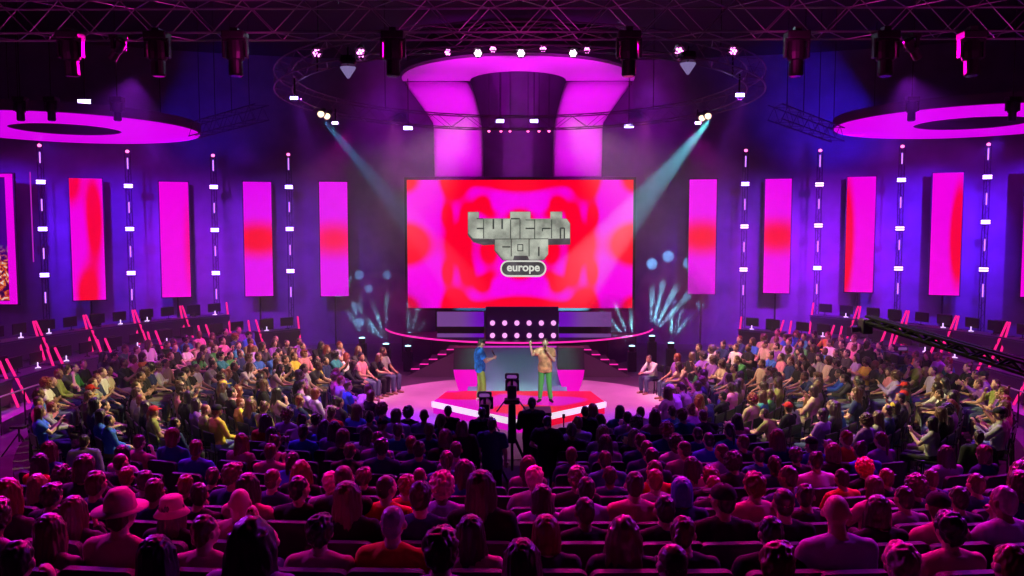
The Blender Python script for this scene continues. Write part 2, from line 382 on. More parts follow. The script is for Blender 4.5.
MB().box((0, -.05, 0), (2 * w - .5, .04, 2 * h - .3)).obj('display_panel', busy, t)
bd = MB()
for s_ in (-1, 1): bd.box((s_ * (w - .13), -.05, 0), (.26, .06, 2 * h))
for s_ in (-1, 1): bd.box((0, -.05, s_ * (h - .06)), (2 * w, .06, .12))
bd.obj('glowing_border', mat('border_led', (0, 0, 0), emit=(.85, 0, .75), es=1), t)
MB().box((0, .04, 0), (2 * w + .1, .1, 2 * h + .1)).obj('screen_case', DARK, t)
MB().tube((0, .12, -c.z), (0, .12, h), .05).obj('screen_stand', DARK, t)
a, b = W(30, 172, d + .6), W(33.5, 262, d + .6)
tag(MB().tube(a, b, .022).obj('neon_rod', mat('neon_line', (0, 0, 0), emit=(.6, .02, .6), es=.8)), 'thin pink glowing vertical rod hung beside the far left screen', 'light rod')

# ------------------------------------------------------------------ light towers between banners
blind_m = mat('strobe_glow', (0, 0, 0), emit=(.42, .22, 1), es=9)
tube_m = mat('pixel_tube_glow', (0, 0, 0), emit=(.50, .16, 1), es=2.2)
pinklamp = mat('pink_lamp_glow', (0, 0, 0), emit=(1, .12, .45), es=4)
def tower(px, y0, ys, ye, label):
    d = wall_at(px, 1.3); p = W(px, 296, d); k = d / F
    t = tag(empty('light_tower', (p.x, d, 0)), label, 'light tower', 'light towers between the banners'); t.rotation_euler = (0, 0, -math.atan2(p.x, d - WC[1]))
    zt = W(px, y0, d).z
    m = MB()
    for sx_, sy_ in ((-1, -1), (1, -1), (0, 1)): m.tube((sx_ * .1, .12 + sy_ * .08, 0), (sx_ * .1, .12 + sy_ * .08, zt), .018, n=6)
    z = .1
    while z < zt - .3:
        m.tube((-.1, .04, z), (.1, .04, z + .25), .01, n=5); m.tube((.1, .04, z + .25), (-.1, .04, z + .5), .01, n=5); z += .5
    m.box((0, .12, .02), (.6, .6, .04)); m.obj('mast', mat('dark_truss', (.04, .03, .06), .5, .6), t)
    for i, y in enumerate(ys):
        zz = W(px, y, d).z
        s = MB().box((0, .02, zz), (.36, .1, .22), bevel=.015).obj('strobe_housing', DARK, t)
        g = MB()
        for q in (-1, 1): g.box((0, -.04, zz + q * .045), (.31, .03, .055))
        g.obj('strobe_panel', blind_m, s)
    for (ya, yb) in ye:
        za, zb = W(px, ya, d).z, W(px, yb, d).z
        MB().tube((0, -.03, za), (0, -.03, zb), .024, n=10).obj('pixel_tube', tube_m, t)
    MB().ell((0, -.02, zt + .06), (.07, .06, .06)).obj('top_lamp', pinklamp, t)
T = [(45.5, 147, (182, 229, 275), ((152, 163), (199, 211), (248, 259), (292, 303)), 'light tower left of the leftmost red banner'),
     (132, 153, (186, 229, 273), ((158, 169), (202, 213), (246, 257), (289, 300)), 'light tower between the first and second banners from left'),
     (216.5, 157, (187, 230, 273), ((160, 171), (203, 213), (246, 256), (289, 299)), 'light tower between the second and third banners from left'),
     (291, 156, (187, 229, 271), ((158, 170), (202, 212), (245, 255), (287, 297)), 'light tower between the third and fourth banners from left'),
     (743, 152, (184, 226.5, 269.5), ((156, 167), (199, 210), (242, 252), (285, 295)), 'light tower between the two banners right of the screen'),
     (816.5, 152, (184.5, 225.5, 268), ((155, 167), (199, 209), (241, 252), (284, 294)), 'light tower between second and third banners right of the screen'),
     (897.5, 148, (180, 228.5, 268.5), ((153, 164), (197, 208), (240, 250), (283, 294)), 'light tower between third and fourth banners right of the screen'),
     (982.5, 146, (177, 222, 269.5), ((148, 160), (193, 205), (239, 251), (284, 297)), 'light tower right of the fourth banner right of the screen')]
for a in T: tower(*a)

# ------------------------------------------------------------------ ceiling rings and centre arch
ring_m = mat('ring_glow', (.3, 0, .3), .6, emit=(.70, 0, .82), es=.95)
shell_m = mat('ring_shell', (.08, .05, .10), .6)
def ring(px, py, d, Wpx, hole, label):
    c = W(px, py, d); ro = Wpx * d / F; ri = hole * d / F
    t = tag(empty('ceiling_ring', c), label, 'ring', 'magenta ceiling rings')
    MB().arcbox((0, 0), ri, ro, 0, .03, 0, 2 * math.pi, 96).obj('glowing_underside', ring_m, t)
    MB().arcbox((0, 0), ri - .03, ro + .05, .031, .35, 0, 2 * math.pi, 96).obj('ring_shell', shell_m, t)
    for k in range(3):
        a = 2.1 * k + .5; MB().tube((math.cos(a) * (ro + ri) / 2, math.sin(a) * (ro + ri) / 2, .3), (math.cos(a) * (ro + ri) / 2, math.sin(a) * (ro + ri) / 2, 12.55 - c.z), .015).obj('hanging_cable', DARK, t)
ring(66, 130, 28, 124, 50, 'glowing magenta ceiling ring hanging over the left wing')
ring(972, 124, 28, 126, 52, 'glowing magenta ceiling ring hanging over the right wing')

AD = 33.6
arch = tag(empty('stage_arch', (W(518, 180, AD).x, AD, 0)), 'magenta lit canopy on two flared pillars standing over the big screen', 'arch')
arch_m = mat('arch_fabric', (.75, .6, .75), .6, bump=.15, bscale=2)
ax0 = arch.location.x
Rr = 113.5 / F * AD; ri_ = 47 / F * AD; zr = W(518, 81, AD).z
def halfring(r0, r1, z0, z1): return MB().arcbox((0, 0), r0, r1, z0, z1, R(180), R(360), 64)
halfring(ri_, Rr, zr, zr + .1).obj('canopy_underside', arch_m, arch, True if False else False)
halfring(ri_ - .04, Rr + .06, zr + .1, zr + .32).obj('canopy_rim', shell_m, arch)
for s in (-1, 1):
    secs = []
    for y_, xo, xi, dep in ((81.5, 113.5, 47, .0), (95, 103, 43, .1), (108, 94, 39.5, .25), (121, 85.5, 37, .42), (128, 84.5, 36, .5), (150, 84.5, 35, .5), (176, 84, 34.5, .5)):
        z = W(518, y_, AD).z; xo, xi = xo / F * AD, xi / F * AD; cx = s * (xo + xi) / 2; hwid = (xo - xi) / 2
        # rounded slab section
        n = 20; ring_ = []
        for i in range(n):
            a = 2 * math.pi * i / n; e = .45
            ring_.append((cx + hwid * math.copysign(abs(math.cos(a)) ** e, math.cos(a)), .55 + (.55 - dep * .1) * math.copysign(abs(math.sin(a)) ** e, math.sin(a)), z))
        secs.append(ring_)
    b = MB(); vv = b.strip(secs, closed=True); b.bm.faces.new(vv[0]); b.bm.faces.new(vv[-1][::-1])
    b.obj('flared_pillar', arch_m, arch, True)
    z0 = W(518, 180, AD).z
    MB().box((s * 59.5 / F * AD, .6, z0 / 2), (2.0, .9, z0)).obj('pillar_base', DARK, arch)
MB().box((0, .55, W(518, 178, AD).z), (8.6, 1.1, .1)).obj('base_beam', mat('dark_violet_paint', (.08, .02, .1), .6), arch)

# ------------------------------------------------------------------ trusses
def truss_between(fn, n, name, label, half=.26, mats=TRUSS, rows=None, r=.018, lean=True):
    """box truss whose axis runs through fn(0..n); fn gives centre, side vector"""
    t = tag(empty(name, (0, 0, 0)), label, 'truss')
    pts = [fn(i) for i in range(n + 1)]
    up = Vector((0, 0, 1))
    lat = MB()
    for su, sv in ((-1, -1), (1, -1), (-1, 1), (1, 1)):
        ch = MB()
        for (c0, s0), (c1, s1) in zip(pts, pts[1:]):
            ch.tube(c0 + s0 * su * half + up * sv * half, c1 + s1 * su * half + up * sv * half, r, n=6)
        ch.obj('chord', mats, t)
    for i, ((c0, s0), (c1, s1)) in enumerate(zip(pts, pts[1:])):
        k = 1 if i % 2 else -1
        for su in (-1, 1): lat.tube(c0 + s0 * su * half + up * k * half, c1 + s1 * su * half - up * k * half, r * .5, n=5)
        for sv in (-1, 1): lat.tube(c0 + s0 * k * half + up * sv * half, c1 - s1 * k * half + up * sv * half, r * .5, n=5)
    lat.obj('lattice', mats, t)
    for i in range(n // 8, n, max(3, n // 4)):
        c_ = pts[i][0]; MB().tube(c_ + up * half, (c_.x, c_.y, 12.55), .012, n=6).obj('hanging_cable', DARK, t)
    return t
def ring_d(px, far=False, rad=5.4):
    k = (px - 519) / F; A = 1 + k * k; q_ = 1600 - 4 * A * (400 - rad * rad)
    return (40 + (1 if far else -1) * math.sqrt(max(q_, 0))) / (2 * A)
FT = 13.5; fz = W(512, 20, FT).z
truss_between(lambda i: (Vector((-11 + i * .5, FT, fz)), Vector((0, 1, 0))), 44, 'lighting_truss', 'long straight aluminium truss across the top of the hall')
truss_between(lambda i: (Vector((-11 + i * .5, 11.0, fz + .55)), Vector((0, 1, 0))), 44, 'lighting_truss', 'second straight truss above and in front of the long truss')
RC, RRD = Vector((0, 20, 0)), 5.6; rz_ = 8.42
def rp(i): a = 2 * math.pi * i / 64; return (Vector((RC.x + RRD * math.cos(a), RC.y + RRD * math.sin(a), rz_)), Vector((math.cos(a), math.sin(a), 0)))
truss_between(rp, 64, 'circular_truss', 'round truss hanging over the stage behind the straight truss', .2, r=.017, mats=mat('round_truss_metal', (.16, .12, .18), .4, .6))
# side stubs of truss near the rings
def seg(a, b, name, label, n=12, half=.2):
    a, b = Vector(a), Vector(b); s = (b - a).cross(Vector((0, 0, 1))).normalized()
    truss_between(lambda i: (a.lerp(b, i / n), s), n, name, label, half, r=.018, mats=mat('dark_truss2', (.10, .08, .13), .5, .6))
seg(W(195, 130, 25), W(262, 112, 22), 'short_truss', 'short dark truss between the left ceiling ring and round truss')
seg(W(838, 135, 25), W(775, 112, 22), 'short_truss', 'short dark truss between the right ceiling ring and round truss')

# ------------------------------------------------------------------ moving heads and lamps
def moving_head(loc, s, tilt, yaw, glow, label, group, hang_to):
    t = tag(empty('moving_head_light', loc), label, 'stage light', group)
    t.rotation_euler = (0, 0, yaw)
    b = MB(); b.box((0, 0, -.07 * s), (.40 * s, .30 * s, .14 * s), bevel=.02 * s); b.obj('light_base', DARK, t)
    c = MB(); c.tube((0, 0, 0), (0, 0, hang_to), .014); 
    c.box((0, 0, hang_to), (.12 * s, .14, .12)); c.obj('clamp', DARK, t)
    y = MB()
    for q in (-1, 1): y.box((q * .20 * s, 0, -.28 * s), (.045 * s, .12 * s, .34 * s), bevel=.012 * s)
    y.box((0, 0, -.15 * s), (.42 * s, .16 * s, .05 * s)); y.obj('yoke', DARK, t)
    h = MB(); M = Matrix.Rotation(tilt, 3, 'X'); pv = Vector((0, 0, -.36 * s))
    def q(p): return pv + M @ (Vector(p) * s)
    h.loft([((0, 0, .22), .10, .10), ((0, 0, .2), .15, .14), ((0, 0, 0), .165, .15), ((0, 0, -.12), .155, .14), ((0, 0, -.14), .12, .12), ((0, 0, -.38), .125, .125), ((0, 0, -.40), .11, .11)], 16)
    for v in h.bm.verts: v.co = q(v.co)
    hd = h.obj('lamp_head', DARK, t)
    l = MB(); l.tube(q((0, 0, -.401)), q((0, 0, -.41)), .1 * s, n=16); l.obj('lens', glow or mat('dark_lens', (.05, .03, .08), .1, spec=.8), t)
    return t
for (px, d_, lab, tl) in ((70, 13.2, 'leftmost', .1), (157, 13.2, 'second from left', .05), (235, 13.2, 'third from left', 0), (393, 13.2, 'fourth from left', 0), (629, 13.2, 'fourth from right', 0), (797, 13.2, 'third from right', 0), (886, 13.2, 'second from right', -.05), (972, 13.2, 'rightmost', -.1)):
    p = W(px, 32, d_)
    moving_head(p, .92, tl, 0, None, f'large black moving light under the long truss, {lab}', 'large moving lights on the long truss', fz - .26 - p.z)
for (px, py, d_, lab, g) in ((118, 34, 13.5, 'small tilted moving light between two big ones, left part of truss', None), (912, 33, 13.5, 'small tilted moving light beside a big one, right part of truss', None)):
    p = W(px, py, d_); moving_head(p, .6, .7, 1.2 if px < 500 else -1.2, g, lab, 'small moving lights on the long truss', fz - .26 - p.z)
for (px, lab) in ((20, 'leftmost of three before the left ring'), (51, 'middle of three before the left ring'), (117, 'rightmost of three before the left ring'), (912, 'left of two before the right ring'), (1013, 'right of two before the right ring')):
    p = W(px, 97, 21); moving_head(p, .8, 0, 0, None, f'dark moving light hanging on a rod, {lab}', 'moving lights before the rings', 12.5 - p.z)
par_lens = mat('par_glow', (0, 0, 0), emit=(1, .20, .85), es=6)
par_lens_w = mat('par_glow_white', (0, 0, 0), emit=(1, .55, .95), es=6)
def par(px, py, d_, r, g, label, group, top):
    p = W(px, py, d_); t = tag(empty('par_light', p), label, 'stage light', group)
    aim = (Vector((0, 6, 2)) - p).normalized(); rot = aim.to_track_quat('-Z', 'Y').to_matrix()
    b = MB(); b.loft([((0, 0, .3 * r / .12), r * .6, r * .6), ((0, 0, .22 * r / .12), r, r), ((0, 0, 0), r * 1.12, r * 1.12), ((0, 0, .02), r * .9, r * .9)], 16)
    for v in b.bm.verts: v.co = rot @ v.co
    b.obj('lamp_can', DARK, t)
    l = MB()
    for k in range(7):
        a = k * R(60); rr = 0 if k == 6 else r * .58
        o = rot @ Vector((rr * math.cos(a), rr * math.sin(a), -.01)); l.ell(o, r * .26, u=8, v=6)
    l.obj('lens_cluster', g, t)
    MB().tube((0, 0, 0), (0, 0, top - p.z), .018).box((0, 0, 0), (2.3 * r, .03, .04)).obj('bracket', DARK, t)
for i, (px, py, g) in enumerate(((448, 52, 0), (478, 53, 1), (493, 49, 0), (521, 53, 1), (543, 48.5, 0), (573, 53, 1), (587, 50, 0))):
    par(px, py, ring_d(px), .085 if g else .07, par_lens_w if g else par_lens, f'glowing {"white-pink" if g else "pink"} par light above the arch, {ORD[i+1]} of seven from left', 'par lights above the arch', rz_ - .2)
for (px, py, lab) in ((317, 53, 'outer pink par light left of the arch'), (361, 53, 'inner pink par light left of the arch'), (679, 51.5, 'inner pink par light right of the arch'), (733, 51, 'outer pink par light right of the arch')):
    par(px, py, ring_d(px), .10, par_lens, lab, 'par lights at the ends of the round truss', rz_ - .2)
# hanging speaker-like downlights seen as bright triangles
cryst = mat('downlight_glow', (0, 0, 0), emit=(.4, .3, .7), es=.5)
for px, py, lab in ((348, 62, 'left'), (688, 58, 'right')):
    p = W(px, py, ring_d(px, rad=5.8)); t = tag(empty('pendant_downlight', p), f'small cone-shaped pale downlight hanging under the round truss, {lab} of the arch', 'stage light')
    MB().loft([((0, 0, .1), .15, .15), ((0, 0, 0), .16, .16), ((0, 0, -.05), .13, .13)], 16).obj('lamp_body', DARK, t)
    MB().loft([((0, 0, -.1), .15, .15), ((0, 0, -.14), .13, .13), ((0, 0, -.3), .02, .02)], 12).obj('lamp_cone', cryst, t)
    MB().tube((0, 0, -.2), (0, 0, rz_ - p.z), .015).obj('rod', DARK, t)
# blue strobes
sb = mat('blue_strobe_glow', (0, 0, 0), emit=(.50, .35, 1), es=11)
for i, (px, py, d_, w_, lab) in enumerate(((84, 102, 27, .42, 'above the left ceiling ring'), (294, 98, 18.5, .16, 'at the left end of the round truss'), (335, 123, 24.6, .16, 'under the rear left of the round truss'), (408, 128, 33, .36, 'left of the stage arch'), (500, 121, 35, .34, 'inside the arch, left one'), (534, 121, 35, .34, 'inside the arch, right one'), (629, 126, 33, .36, 'right of the stage arch'), (740, 95, 18.5, .18, 'at the right end of the round truss'), (698, 123, 24.6, .16, 'under the rear right of the round truss'))):
    d_ = ring_d(px, px in (335, 698), 5.5 if px in (294, 740) else 5.4) if d_ < 25 else d_; p = W(px, py, d_); t = tag(empty('strobe_light', p), f'small blue-white strobe light glowing {lab}', 'stage light', 'blue strobe lights')
    MB().box((0, .06, 0), (w_ * 1.15, .08, w_ * .6), bevel=.01).obj('strobe_housing', DARK, t)
    g = MB(); g.box((0, 0, w_ * .11), (w_, .03, w_ * .16)).box((0, 0, -w_ * .11), (w_, .03, w_ * .16)); g.obj('strobe_panel', sb, t)
    MB().tube((0, .06, 0), (0, .06, (rz_ - .1 if d_ < 25.5 else 12.55) - p.z), .02).obj('rod', DARK, t)
for i, px in enumerate((489, 501, 510, 528, 539, 549)):
    p = W(px, 131, 35); t = tag(empty('pin_light', p), f'tiny pink pin light inside the arch, {ORD[i+1]} of six from left', 'stage light', 'pin lights inside the arch')
    MB().ell((0, 0, 0), .06).obj('bulb', pinklamp, t); MB().tube((0, .08, 0), (0, .08, 12.5 - p.z), .012).box((0, .08, 0), (.14, .06, .14)).obj('bracket', DARK, t)
wb = mat('warm_lamp_glow', (0, 0, 0), emit=(1, .7, .5), es=2)
for (px, py, d_, lab) in ((321, 114, 24.2, 'left'), (708, 116, 24.2, 'right')):
    for k, dx in enumerate((0, 6)):
        s_ = -1 if px > 500 else 1
        d_ = ring_d(px + s_ * dx, True); p = W(px + s_ * dx, py + (2 if k else 0), d_); t = tag(empty('follow_spot', p), f'{"second" if k else "first"} warm lit spotlight on the rear {lab} of the round truss', 'stage light', 'spotlights at the rear of the round truss')
        MB().tube((0, .3, .12), (0, 0, 0), .09, .11, 12).obj('lamp_can', DARK, t); MB().ell((0, -.01, 0), (.09, .03, .09)).obj('lens', wb, t)
        MB().tube((0, .15, 0), (0, .15, rz_ - .2 - p.z), .015).obj('bracket', DARK, t)

# ------------------------------------------------------------------ stage
deck_m = mat('stage_deck', (.035, .03, .045), .5); grey_m = mat('ramp_grey', (.15, .36, .42), .55, spec=.3)
struct(MB().tube((0, 22.2, .004), (0, 22.2, .012), 5.0, n=72).obj('floor_stage', mat('stage_floor', (.62, .55, .6), .45, spec=.4, var=.15, bscale=.6)))
rim_led = mat('rim_led', (0, 0, 0), emit=(1, .02, .42), es=1.3)
podium_led = None
# circle through the three points of the rim
p0, p1, p2 = WZ(387, 329.5, 1.05), WZ(519, 343, 1.05), WZ(655, 328.5, 1.05)
half = (p2.x - p0.x) / 2; sag = (p0.y + p2.y) / 2 - p1.y; Rd = (half ** 2 + sag ** 2) / (2 * sag)
dc = (0, p1.y + Rd); ah = math.asin(half / Rd)
stage = tag(empty('main_stage', (0, p1.y, 0)), 'raised curved stage deck with a glowing pink rim under the big screen', 'stage')
L = (-stage.location.x, -stage.location.y)
def S(x, y): return (x + L[0], y + L[1])
cc = S(*dc)
MB().arcbox(cc, Rd - 4.6, Rd - .3, .92, 1.0, R(270) - ah * .82, R(270) + ah * .82, 60).obj('deck', deck_m, stage)
MB().arcbox(cc, Rd - .5, Rd - .42, 0, .92, R(270) - ah * .82, R(270) + ah * .82, 60).obj('fascia', mat('fascia_violet', (.06, .02, .09), .6), stage)
MB().arcbox(cc, Rd - .04, Rd, 1.02, 1.075, R(270) - ah, R(270) + ah, 80).obj('glowing_rim', rim_led, stage)
ps = MB()
for k in range(9):
    a = R(270) + ah * (k - 4) / 4.2; ps.tube((cc[0] + (Rd - .06) * math.cos(a), cc[1] + (Rd - .06) * math.sin(a), .0), (cc[0] + (Rd - .06) * math.cos(a), cc[1] + (Rd - .06) * math.sin(a), 1.02), .02, n=6)
ps.obj('rim_post', deck_m, stage)['kind'] = 'stuff'
# ramp
ramp = tag(empty('ramp', (0, 25.5, 0)), 'grey ramp running from the raised deck down to the red podium', 'ramp')
a0, a1, b0, b1 = W(477, 347.5, 27.9), W(560, 347.5, 27.9), WZ(466, 396, .02), WZ(568, 396, .02)
rm = MB(); rm.bm
def q(v): return (v.x, v.y - 25.5, v.z)
top = [q(b0), q(b1), q(a1), q(a0)]; vv = [rm.bm.verts.new(p) for p in top] + [rm.bm.verts.new((p[0], p[1], 0 if p[2] > .1 else -.005)) for p in top]
for f in ((0, 1, 2, 3), (7, 6, 5, 4), (0, 4, 5, 1), (1, 5, 6, 2), (2, 6, 7, 3), (3, 7, 4, 0)): rm.bm.faces.new([vv[i] for i in f])
rm.obj('ramp_surface', grey_m, ramp)
ed = MB(); ed.tube(q(a0 + Vector((0, 0, .03))), q(a1 + Vector((0, 0, .03))), .03, n=6).obj('top_edge', mat('ramp_edge_led', (0, 0, 0), emit=(.7, .03, .6), es=.8), ramp)
pink_m = mat('pedestal_glow', (.4, 0, .3), .5, emit=(.85, 0, .55), es=.7)
for s_, lab in ((-1, 'left'), (1, 'right')):
    # dark angular flank panels with pink pedestals
    cx = s_ * 1.62; t = tag(empty('stage_flank', (cx, 25.0, 0)), f'dark faceted block on a glowing pink pedestal, {lab} of the grey ramp', 'stage block')
    zt = .70
    rows = []
    for z, w_ in ((0, .24), (.2, .30), (.45, .38), (zt, .42)): rows.append([(w_ * x, .35 * y, z) for x, y in ((-1, -1), (1, -1), (1, 1), (-1, 1))])
    b = MB(); v = b.strip(rows, True); b.bm.faces.new(v[0]); b.bm.faces.new(v[-1]); b.obj('pedestal', pink_m, t)
    b = MB(); P = [(-.42, -.35, zt + .01), (.42, -.35, zt + .01), (.42, .35, zt + .01), (-.42, .35, zt + .01), (-.42 if s_ < 0 else -.36, -.1, 1.36), (.42 if s_ > 0 else .36, -.1, 1.36), (.42, .35, 1.36), (-.42, .35, 1.36)]
    v = [b.bm.verts.new(p) for p in P]
    for f in ((3, 2, 1, 0), (4, 5, 6, 7), (0, 1, 5 if s_ > 0 else 4), (0, 5, 4) if s_ > 0 else (1, 5, 4), (1, 2, 6, 5), (2, 3, 7, 6), (3, 0, 4, 7)): b.bm.faces.new([v[i] for i in f])
    b.obj('faceted_block', mat('dark_facet', (.010, .008, .014), .4, spec=.4), t)
    # side stairs
    t = tag(empty('stairs', (s_ * 2.0, 28, 0)), f'black steps with pink lit nosings leading off the {lab} of the deck', 'stairs')
    for k in range(5):
        x = s_ * (.35 + .31 * k); z = .92 - .17 * k
        MB().box((x, 0, z / 2), (.31, 1.2, z)).obj('step', deck_m, t)
        MB().box((x, -.58, z + .012), (.29, .1, .022)).obj('nosing', rim_led, t)
    b = MB(); b.prism([(s_ * .2, 0), (s_ * 1.9, 0), (s_ * .2, .86)], -.72, -.66, lambda x, y, h: (x, h, y)); b.obj('side_panel', mat('panel_grey', (.13, .12, .13), .6), t)
# podium with LED front
def led_pod():
    m = bpy.data.materials.new('podium_led'); m.use_nodes = True; nt = m.node_tree; b = nt.nodes['Principled BSDF']
    tc = nt.nodes.new('ShaderNodeTexCoord'); w = nt.nodes.new('ShaderNodeTexNoise'); w.inputs['Scale'].default_value = .62; w.inputs['Detail'].default_value = 0; nt.links.new(tc.outputs['Object'], w.inputs[0])
    r = nt.nodes.new('ShaderNodeValToRGB'); e = r.color_ramp.elements; e[0].position = .46; e[0].color = (.80, 0, .62, 1); e[1].position = .53; e[1].color = (.95, 0, .02, 1)
    nt.links.new(w.outputs['Fac'], r.inputs[0]); nt.links.new(r.outputs[0], b.inputs['Emission Color']); b.inputs['Emission Strength'].default_value = .8
    b.inputs['Base Color'].default_value = (.15, .02, .05, 1); b.inputs['Roughness'].default_value = .25; return m
pod_m = led_pod()
pod = tag(empty('podium', (0, 21.5, 0)), 'low angular red and magenta lit podium with white edge under two presenters', 'podium')
V5 = [(0, -2.0), (2.35, .15), (2.1, 1.6), (-2.1, 1.6), (-2.35, .15)]
MB().prism(V5, 0, .2).obj('podium_base', pod_m, pod)
MB().prism([(x * .995, y * .995 + .004) for x, y in V5], .2, .35).obj('podium_top', pod_m, pod)
wl = mat('white_edge_led', (.8, .8, .8), emit=(.9, .8, .86), es=.9)
for s_ in (-1, 1):
    a, b = Vector((s_ * .02, -2.01, 0)), Vector((s_ * 2.36, .14, 0)); d3 = (b - a); nrm = Vector((s_ * d3.y, -abs(d3.x), 0)).normalized()
    m = MB(); m.box((a + b) / 2 + nrm * .02 + Vector((0, 0, .275)), (d3.length, .05, .15), Matrix.Rotation(math.atan2(d3.y, d3.x), 3, 'Z')); m.obj('white_edge', wl, pod)
# audience lamp matrix and panels at rear of deck
mx_ = tag(empty('blinder_rack', (W(522, 345, 29.5).x, 29.5, 1.0)), 'dark rack of twelve round pink-white lamps at the rear of the deck', 'lamp rack')
MB().box((0, .1, .61), (2.7, .12, 1.22)).obj('rack_panel', mat('rack_violet', (.06, .005, .14), .6), mx_)
bl = mat('blinder_glow', (0, 0, 0), emit=(1, .36, .88), es=1.25)
for r_ in (323, 335.5):
    for k in range(6):
        p = W(492.5 + k * 12.2, r_, 29.5); MB().tube((p.x - mx_.location.x, .03, p.z - 1), (p.x - mx_.location.x, -.06, p.z - 1), .092, n=16).obj('lamp', bl, mx_)
vio = led_mat('violet_panel', [(.9, 0, .8, 2, .8)], 0, 1, 1, False, .1, .9, .55, (.30, .10, .48, 1), (.28, 0, .9, 1))
for s_, px0, px1, lab in ((-1, 437, 484, 'left'), (1, 559, 611, 'right')):
    a, b = W(px0, 311.5, 30.2), W(px1, 348, 30.2); t = tag(empty('backdrop_panel', ((a.x + b.x) / 2, 30.2, 0)), f'violet glowing split panel under the big screen, {lab} of the lamp rack', 'LED panel')
    w_ = (b.x - a.x); z1, z2, z3, z4 = W(0, 311.5, 30.2).z, W(0, 326, 30.2).z, W(0, 333, 30.2).z, W(0, 349, 30.2).z
    u = MB().box((0, 0, 0), (w_, .06, z1 - z2)).obj('upper_panel', vio, t, loc=(0, 0, (z1 + z2) / 2)); v = MB().box((0, 0, 0), (w_, .06, z3 - z4)).obj('lower_panel', vio, t, loc=(0, 0, (z3 + z4) / 2))
    if s_ > 0: u.scale = (-1, 1, 1); v.scale = (-1, 1, 1)
    MB().box((0, .08, (z1 + z4) / 2), (w_, .06, z1 - z4)).box((0, .08, .55), (.1, .06, 1.1)).obj('backing', DARK, t)

# beam lights on the floor with real beams in the haze
def floor_beam(px, py, d_, lab, targets, e, col=CYAN, ang=2.6):
    p = W(px, py, d_); t = tag(empty('beam_light', (p.x, d_, 0)), lab, 'stage light', 'beam lights beside the stage')
    z = p.z
    MB().box((0, 0, z * .5 - .1), (.3, .3, max(.1, z - .2))).obj('stand', DARK, t)
    MB().tube((0, 0, z - .22), (0, 0, z), .1, .13, 14).obj('lamp_head', DARK, t)
    MB().ell((0, 0, z + .0), (.11, .11, .03)).obj('lens', mat('beam_lens', (0, 0, 0), emit=(.4, .8, 1), es=4), t)
    for (tx, ty) in targets: spot((p.x, d_, z + .06), W(tx, ty, 33.6), col, e * 4.2, ang, .4, .05)
floor_beam(632, 346, 28.5, 'cyan beam light right of the right stairs', [(593, 322), (600, 309), (612, 298), (630, 296)], 5200)
floor_beam(408, 346, 28.5, 'cyan beam light left of the left stairs', [(409, 300), (419, 306), (430, 316)], 2200)
floor_beam(386, 344, 27.5, 'cyan beam light at the inner rear end of the left wing', [(387, 290), (372, 300), (362, 314), (366, 326)], 2800)
floor_beam(671, 343, 27.5, 'cyan beam light at the inner rear end of the right wing', [(672, 310), (684, 306), (694, 312)], 3600)
floor_beam(652, 336, 28.5, 'cyan beam light behind the right wing with a wide fan', [(652, 282), (664, 276), (680, 280), (697, 286)], 5200, ang=3.8)
floor_beam(362, 338, 28.5, 'cyan beam light behind the left wing with a faint fan', [(360, 290), (350, 292), (342, 302)], 1500, ang=3.4)
spot(W(711, 119, 24), W(650, 192, 27.2), (.18, .75, 1), 230000, 12.5, .35, .08)
spot(W(323, 119, 24), W(388, 196, 27.2), (.08, .45, 1), 95000, 10, .5, .08)
spot(W(725, 120, 24.5), W(722, 200, 24.5), (.2, .05, 1), 9000, 14, .6, .08)
spot(W(129, 66, 13.4), W(172, 100, 13.4), (.6, .4, .6), 260, 9, .6, .03)

